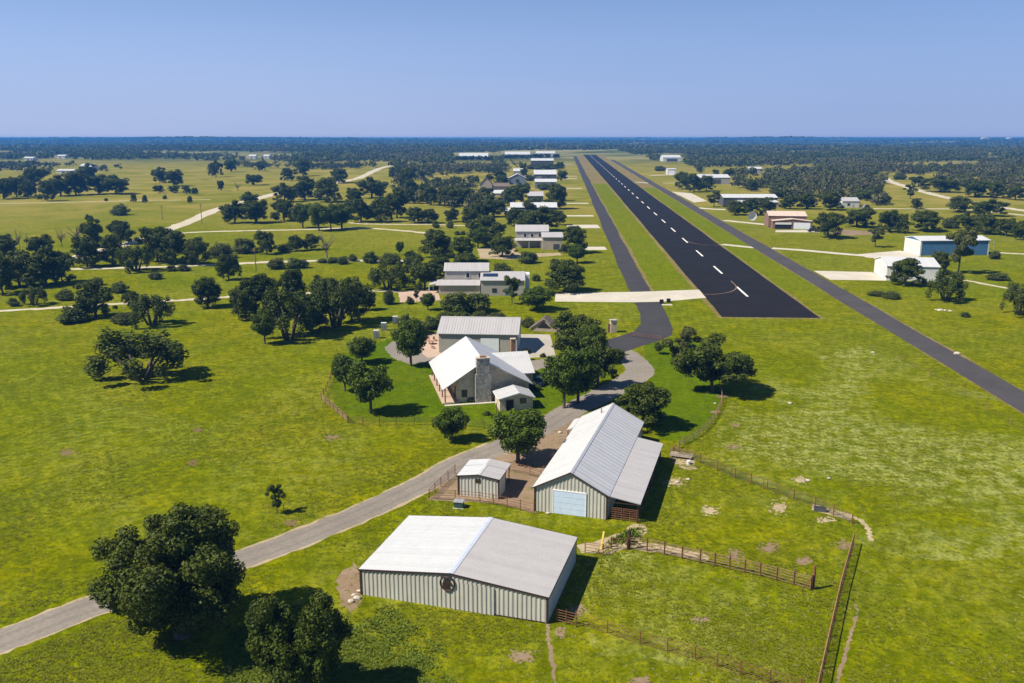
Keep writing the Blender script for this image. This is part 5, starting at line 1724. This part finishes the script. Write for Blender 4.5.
# further trees that stand out in front of the woods: edge trees of the woods
def px_in(poly, x, y):
    c = False
    n = len(poly)
    for i in range(n):
        x1, y1 = poly[i]
        x2, y2 = poly[(i + 1) % n]
        if (y1 > y) != (y2 > y) and x < (x2 - x1) * (y - y1) / (y2 - y1) + x1:
            c = not c
    return c


WOODS = {
    'left': [(-200, 145), (560, 145), (548, 151), (500, 152), (470, 160), (425, 176), (392, 167), (330, 170), (230, 167), (215, 166), (130, 166), (100, 173), (-200, 171)],
    'centre': [(395, 172), (470, 159), (533, 156), (530, 178), (512, 184), (503, 190), (520, 205), (475, 212), (425, 206), (400, 202), (393, 186)],
    'right': [(605, 147), (1250, 144), (1250, 192), (1024, 190), (960, 189), (930, 181), (884, 181), (872, 198), (835, 202), (790, 203), (740, 190), (700, 178), (690, 166), (650, 160), (625, 152)],
    'rightmid': [(800, 200), (880, 196), (885, 206), (800, 210)],
}
ROADPTS = [(L, hw) for L, hw in ROADS]


def clear_of(x, y, pad):
    u, v = to_rw((x, y))
    if tx0 - 8 < u < rd1 + 6 and v < RW_L * 1.02:
        return False
    for bx, by, br in BUILT:
        if (x - bx) ** 2 + (y - by) ** 2 < (br + pad) ** 2:
            return False
        # keep the view corridor in front of a building open
    for L, hw in ROADPTS:
        if np.min((L[:, 0] - x) ** 2 + (L[:, 1] - y) ** 2) < (hw + pad) ** 2:
            return False
    return True


# front edge of the woods as single trees, largest in the picture
edge = []
rngE = np.random.default_rng(5)
tries = 0
while len(edge) < 74 and tries < 6000:
    tries += 1
    zone = ('centre', 'right', 'rightmid', 'left')[int(rngE.integers(4))]
    y = rngE.uniform(172, 209)
    x = rngE.uniform(390, 1024)
    if not px_in(WOODS[zone], x, y):
        continue
    p = at(x, y)
    if not clear_of(p[0], p[1], 5) or any((p[0] - q[0]) ** 2 + (p[1] - q[1]) ** 2 < 12 ** 2 for q in edge):
        continue
    edge.append((p[0], p[1], x, y, zone))
for zone, place in (('centre', 'of woods behind hangars'), ('right', 'of right hand woods'), ('rightmid', 'beside pale cottage'), ('left', 'of far left woods')):
    rows = []
    for (_, _, x, y, z_) in edge:
        if z_ == zone:
            s = ppm(at(x, y))
            rows.append((['r', 'r', 'r', 's', 'b'][int(rngE.integers(5))], x, y, s * rngE.uniform(9, 15), s * rngE.uniform(7, 11)))
    # two label rows: nearer and farther
    rows.sort(key=lambda q: -q[2])
    half = len(rows) // 2
    if len(rows) > 8:
        cluster('in nearer rank ' + place, rows[:half])
        cluster('in farther rank ' + place, rows[half:])
    else:
        cluster(place, rows)

# the woods themselves: nobody could count them
def wood_mesh(name, pos, w, h, nleaf, rng, mat, leaf):
    n = len(pos)
    cl = 6
    nl = max(2, nleaf // cl)
    ang = rng.uniform(0, 6.28, (n, cl))
    q = np.sqrt(rng.uniform(0, 1, (n, cl))) * .34
    cx = np.cos(ang) * q
    cy = np.sin(ang) * q
    cz = .62 + rng.normal(size=(n, cl)) * .14 - q * .5
    C = np.stack([cx, cy, cz], -1)[:, :, None, :]                    # n,cl,1,3
    d = rng.normal(size=(n, cl, nl, 3))
    d /= np.linalg.norm(d, axis=-1, keepdims=True)
    P = C + d * np.array((.2, .2, .24)) * rng.uniform(.55, 1.05, (n, cl, nl, 1))
    P = P * np.stack([w, w, h], -1)[:, None, None, :] + pos[:, None, None, :]
    nrm = d + rng.normal(size=d.shape) * .6
    nrm /= np.linalg.norm(nrm, axis=-1, keepdims=True)
    hh = rng.normal(size=d.shape)
    a = np.cross(nrm, hh)
    a /= np.linalg.norm(a, axis=-1, keepdims=True) + 1e-9
    b = np.cross(nrm, a)
    s = (w[:, None, None, None] * leaf) * rng.uniform(.6, 1.4, (n, cl, nl, 1))
    Q = np.stack([P - a * s * .5, P - b * s * .4, P + a * s * .5, P + b * s * .4], -2).reshape(-1, 3)
    o = link_mesh(name, fast_mesh(name, Q, 4, mat))
    return tag(o, kind='stuff')


def poly_mask(poly, X, Y):
    c = np.zeros(len(X), bool)
    n = len(poly)
    for i in range(n):
        x1, y1 = poly[i]
        x2, y2 = poly[(i + 1) % n]
        if y1 == y2:
            continue
        k_ = ((y1 > Y) != (y2 > Y)) & (X < (x2 - x1) * (Y - y1) / (y2 - y1) + x1)
        c ^= k_
    return c


def clear_mask(X, Y, pad):
    q = np.stack([X, Y], 1) - RW0
    u, v = q @ RWN, q @ RWD
    ok = ~((u > tx0 - 8) & (u < rd1 + 6) & (v < RW_L * 1.02))
    for bx, by, br in BUILT:
        ok &= (X - bx) ** 2 + (Y - by) ** 2 > (br + pad) ** 2
    for L, hw in ROADPTS:
        sub = L[::2]
        for lx, ly in sub:
            ok &= (X - lx) ** 2 + (Y - ly) ** 2 > (hw + pad) ** 2
    return ok


rngW = np.random.default_rng(21)
NC = 60000
Yc = np.sqrt(rngW.uniform(480 ** 2, 2400 ** 2, NC))
Xc = rngW.uniform(-.72, .72, NC) * Yc
dep = Yc * PC + CAM_H * PS
PX = CX + CAM_F * Xc / dep
PY = CY - CAM_F * (Yc * PS - CAM_H * PC) / dep
clear_n = np.sin(Xc * .011 + 1) * np.sin(Yc * .009 + Xc * .003) + .6 * np.sin(Yc * .021 + 2 * np.sin(Xc * .006)) * (Yc > 900) + .6 * np.sin(Xc * .027 - Yc * .017)
mask = np.zeros(NC, bool)
for z_, poly in WOODS.items():
    mask |= poly_mask(poly, PX, PY)
left_thin = (PX < 390) & ((rngW.random(NC) < .3) | (np.sin(Yc * .011 + Xc * .002) + .5 * np.sin(Xc * .008) > .55))
openw = (PX > 380) & (PX < 500) & (PY > 172)
mask &= (clear_n + rngW.normal(size=NC) * .25 < np.where(Yc > 1150, .22, .30)) & ~left_thin & (rngW.random(NC) < np.where(openw, .38, np.where(Yc > 1150, .6, .62)))
# keep the sight lines to white roofs open
SIGHT = [(505, 531, 150, 158.5), (531, 556, 150, 169), (456, 490, 152.5, 160), (534, 557, 169, 192), (500, 530, 172, 190), (510, 525, 167, 176), (478, 510, 177, 197), (526, 545, 190, 204), (697, 732, 172.5, 185), (665, 678, 168, 176), (661, 683, 155, 162.5), (748, 763, 167, 176), (719, 779, 190, 206), (840, 874, 199, 209), (248, 270, 157, 159.5), (56, 66, 156, 158.5), (23, 34, 158, 160), (78, 95, 163, 172), (54, 75, 169, 175)]
for (x0_, x1_, y0_, y1_) in SIGHT:
    mask &= ~((PX > x0_ - 3) & (PX < x1_ + 3) & (PY > y0_) & (PY < y1_ + (8 if x0_ > 300 else 2)))
idx = np.where(mask)[0]
idx = idx[clear_mask(Xc[idx], Yc[idx], 4)]
near = idx[Yc[idx] < 1250]
farr = idx[Yc[idx] >= 1250]
for (ii, nl, lf) in ((near, 84, .15), (farr, 40, .22)):
    pos = np.stack([Xc[ii], Yc[ii], terrain(Xc[ii], Yc[ii])], 1)
    wood_mesh('woodland', pos, rngW.uniform(9, 15, len(ii)), rngW.uniform(6, 11, len(ii)), nl, rngW, M['farleaf'], lf)
print('wood trees', len(near), len(farr))
# beyond 2.3 km
NF = 26000
Yf = np.sqrt(rngW.uniform(2350 ** 2, 9500 ** 2, NF))
Yf = 2350 + (9500 - 2350) * rngW.random(NF) ** 1.25
Xf = rngW.uniform(-.75, .75, NF) * Yf
cn = .9 * np.sin(Xf * .0017 + 2) * np.sin(Yf * .0044 + Xf * .0006) + np.sin(Xf * .0031 + 1) * np.sin(Yf * .0027) + .7 * np.sin(Xf * .0083 - Yf * .0061) + .4 * np.sin(Xf * .017 + Yf * .004)
ii = np.where(cn + rngW.normal(size=NF) * .2 < .15)[0]
sc = 1 + (Yf[ii] - 2350) / 2400
pos = np.stack([Xf[ii], Yf[ii], terrain(Xf[ii], Yf[ii])], 1)
wood_mesh('far_woods', pos, rngW.uniform(14, 26, len(ii)) * sc, rngW.uniform(7, 11, len(ii)), 24, rngW, M['farleaf'], .3)

# ------------------------------------------------------------------ meadow tufts (real blades and weeds)
def tufts(name, X, Y, hmin, hmax, wid, nblade, mat, rng, lean=.5):
    n = len(X)
    a = rng.uniform(0, 6.28, (n, nblade))
    h = rng.uniform(hmin, hmax, (n, nblade))
    dx, dy = np.cos(a), np.sin(a)
    r = rng.uniform(0, .5, (n, nblade)) * wid
    bx, by = X[:, None] + dx * r, Y[:, None] + dy * r
    tx, ty = bx + dx * h * lean, by + dy * h * lean
    px_, py_ = -dy * wid * .3, dx * wid * .3
    z0 = np.zeros_like(bx)
    A = np.stack([bx - px_, by - py_, z0], -1)
    B = np.stack([bx + px_, by + py_, z0], -1)
    T = np.stack([tx, ty, h], -1)
    Q = np.stack([A, B, T], -2).reshape(-1, 3)
    o = link_mesh(name, fast_mesh(name, Q, 3, mat))
    return tag(o, kind='stuff')


def off_hard(X, Y):
    ok = np.ones(len(X), bool)
    q = np.stack([X, Y], 1) - RW0
    u, v = q @ RWN, q @ RWD
    ok &= ~((u > -1) & (u < RW_W + 1) & (v > -1))
    ok &= ~((u > tx0 - .5) & (u < tx1 + .5) & (v > cross_v - 4))
    ok &= ~((u > rd0 - 1) & (u < rd1 + 1))
    for L, hw in ROADPTS:
        d = np.full(len(X), 1e9)
        for i in range(len(L)):
            d = np.minimum(d, (X - L[i, 0]) ** 2 + (Y - L[i, 1]) ** 2)
        ok &= d > (hw + .6) ** 2
    return ok


HARD = [pts((555, 291), (706, 288), (708, 299), (662, 303), (674, 330), (672, 336), (622, 354), (600, 352), (600, 340), (634, 331), (632, 303), (555, 303)),
        pts((429, 500), (455, 472), (480, 452), (520, 455), (548, 428), (585, 404), (610, 400), (665, 440), (640, 525), (578, 560), (546, 623), (361, 598), (409, 540), (470, 505)),
        pts((430, 404), (425, 330), (440, 330), (520, 312), (556, 330), (560, 362), (540, 390), (520, 412), (450, 406)),
        pts((384, 340), (440, 338), (436, 364), (384, 360))]
rngG = np.random.default_rng(31)


def scatter(n, x0, x1, y0, y1, keep):
    """even over the picture of the ground between two pixel rows, so nearer ground gets more"""
    PXs, PYs = rngG.uniform(x0, x1, n), rngG.uniform(y0, y1, n)
    a_, b_ = (PXs - CX) / CAM_F, (CY - PYs) / CAM_F
    t_ = -CAM_H / (-PS + b_ * PC)
    X, Y = a_ * t_, (PC + b_ * PS) * t_
    ok = keep(PXs, PYs, X, Y) & off_hard(X, Y)
    for poly in HARD:
        ok &= ~poly_mask(poly, X, Y)
    return X[ok], Y[ok]


def field_noise(X, Y, s, p=0.0):
    return (np.sin(X * s + 1.3 + p) * np.sin(Y * s * 1.1 + .5 * np.sin(X * s * .7) + p) + .6 * np.sin(X * s * 2.3 - Y * s * 1.7 + p) + .4 * np.sin(X * s * 4.1 + Y * s * 3.7)) / 1.4


X, Y = scatter(90000, -40, 1064, 330, 720, lambda px, py, X, Y: (field_noise(X, Y, .07) + rngG.normal(size=len(X)) * .35) > .0)
tufts('meadow_grass', X, Y, .04, .11, .36, 5, M['weed'], rngG, 2.2)
# pale seed heads in the rough pasture and drifts on the left
def keep_seed(px, py, X, Y):
    region = ((px > 700 + (560 - py) * .2 + rngG.normal(size=len(X)) * 30) & (py > 370)) * 1.0 + ((px < 520) & (py > 380) & (py < 480)) * .15 + ((px > 560) & (py > 560)) * .5
    return (field_noise(X, Y, .10, 2) * .6 + rngG.normal(size=len(X)) * .4 + region * .6) > .85
X, Y = scatter(9000, -20, 1064, 350, 720, keep_seed)
tufts('pale_seedheads', X, Y, .05, .13, .30, 4, M['seed'], rngG, 2.0)
X, Y = scatter(16000, 225, 480, 605, 720, lambda px, py, X, Y: (py - 605) / 60 + field_noise(X, Y, .5) * .4 + rngG.normal(size=len(X)) * .2 - np.clip((px - 400) / 50, 0, 2) > .45)
tufts('broad_weeds', X, Y, .06, .18, .4, 6, M['weed2'], rngG, 1.1)
X, Y = scatter(1600, 585, 640, 520, 552, lambda px, py, X, Y: ((px - 612) / 26) ** 2 + ((py - 534) / 10) ** 2 + rngG.normal(size=len(X)) * .4 < .7)
tufts('tall_weeds', X, Y, .2, .6, .4, 5, M['weed2'], rngG, .6)

# ------------------------------------------------------------------ haze
hz = MB()                                      # the air: its top sinks with the land towards the horizon
for yy in (-600.0, 15500.0):
    zt = 56.5 - .0076 * (yy + 600) if yy > 0 else 56.5 + .002
    hz.v += [(-16000, yy, -170), (16000, yy, -170), (16000, yy, zt), (-16000, yy, zt)]
hz.f += [(0, 1, 2, 3), (7, 6, 5, 4), (4, 5, 1, 0), (5, 6, 2, 1), (6, 7, 3, 2), (7, 4, 0, 3)]
hz_o = hz.build('haze', bpy.data.materials.new('haze'))
m = hz_o.data.materials[0]
m.use_nodes = True
m.node_tree.nodes.clear()
out = m.node_tree.nodes.new('ShaderNodeOutputMaterial')
pv = m.node_tree.nodes.new('ShaderNodeVolumePrincipled')
pv.inputs['Color'].default_value = (.09, .37, .92, 1)
pv.inputs['Density'].default_value = .00015
pv.inputs['Anisotropy'].default_value = .1
m.node_tree.links.new(pv.outputs[0], out.inputs['Volume'])
tag(hz_o, kind='stuff')

# ------------------------------------------------------------------ light and sky
SUN_ELEV, SHADOW_DIR = R(49), R(17)               # shadows fall to +x, slightly away from the camera
sun_from = Vector((-math.cos(SHADOW_DIR) * math.cos(SUN_ELEV), -math.sin(SHADOW_DIR) * math.cos(SUN_ELEV), math.sin(SUN_ELEV)))
ld = bpy.data.lights.new('sun', 'SUN')
ld.energy = 5.0
ld.angle = R(.53)
ld.color = (1.0, .925, .79)
lo = bpy.data.objects.new('sun', ld)
COL.objects.link(lo)
lo.rotation_euler = (-sun_from).to_track_quat('-Z', 'Y').to_euler()
w = bpy.data.worlds.new('World')
scene.world = w
w.use_nodes = True
nt = w.node_tree
nt.nodes.clear()
wo = nt.nodes.new('ShaderNodeOutputWorld')
bg = nt.nodes.new('ShaderNodeBackground')
sky = nt.nodes.new('ShaderNodeTexSky')
sky.sky_type = 'NISHITA'
sky.sun_disc = False
sky.sun_elevation = SUN_ELEV
sky.sun_rotation = -math.atan2(sun_from.x, sun_from.y)
sky.altitude = 4500
sky.air_density = 1.0
sky.dust_density = .1
sky.ozone_density = 5
bg.inputs['Strength'].default_value = .082
# the dusty blue-lavender air low over the horizon
tcw = N(nt, 'TexCoord')
sx = N(nt, 'SeparateXYZ')
nt.links.new(tcw.outputs['Generated'], sx.inputs[0])
low = maprange(nt, sx.outputs['Z'], -.02, .24, .94, 0.0)
mp = N(nt, 'Mapping')
mp.inputs['Scale'].default_value = (2.0, 2.0, 14.0)
nt.links.new(tcw.outputs['Generated'], mp.inputs[0])
veil = math_n(nt, 'MULTIPLY', math_n(nt, 'SUBTRACT', noise(nt, mp.outputs[0], 1.6, 4, .55, .6), .5), .5)
side = math_n(nt, 'ADD', maprange(nt, sx.outputs['X'], -.5, .5), veil)      # paler towards the sun's side
nt.links.new(mix(nt, low, sky.outputs[0], mix(nt, side, (2.85, 3.5, 5.7), (2.2, 2.95, 5.3))), bg.inputs[0])
nt.links.new(bg.outputs[0], wo.inputs[0])

# ------------------------------------------------------------------ camera
cd = bpy.data.cameras.new('camera')
cd.sensor_width = 36
cd.lens = CAM_F / 1024 * 36
cd.clip_start = .5
cd.clip_end = 40000
co = bpy.data.objects.new('camera', cd)
COL.objects.link(co)
co.location = (0, 0, CAM_H)
co.rotation_euler = (math.pi / 2 - PITCH, 0, 0)
scene.camera = co
scene.view_settings.view_transform = 'Standard'
scene.view_settings.look = 'None'
scene.view_settings.exposure = 0.68
scene.view_settings.gamma = 1
scene.cycles.use_denoising = True
scene.cycles.max_bounces = 6
scene.cycles.volume_bounces = 0
scene.cycles.transparent_max_bounces = 8
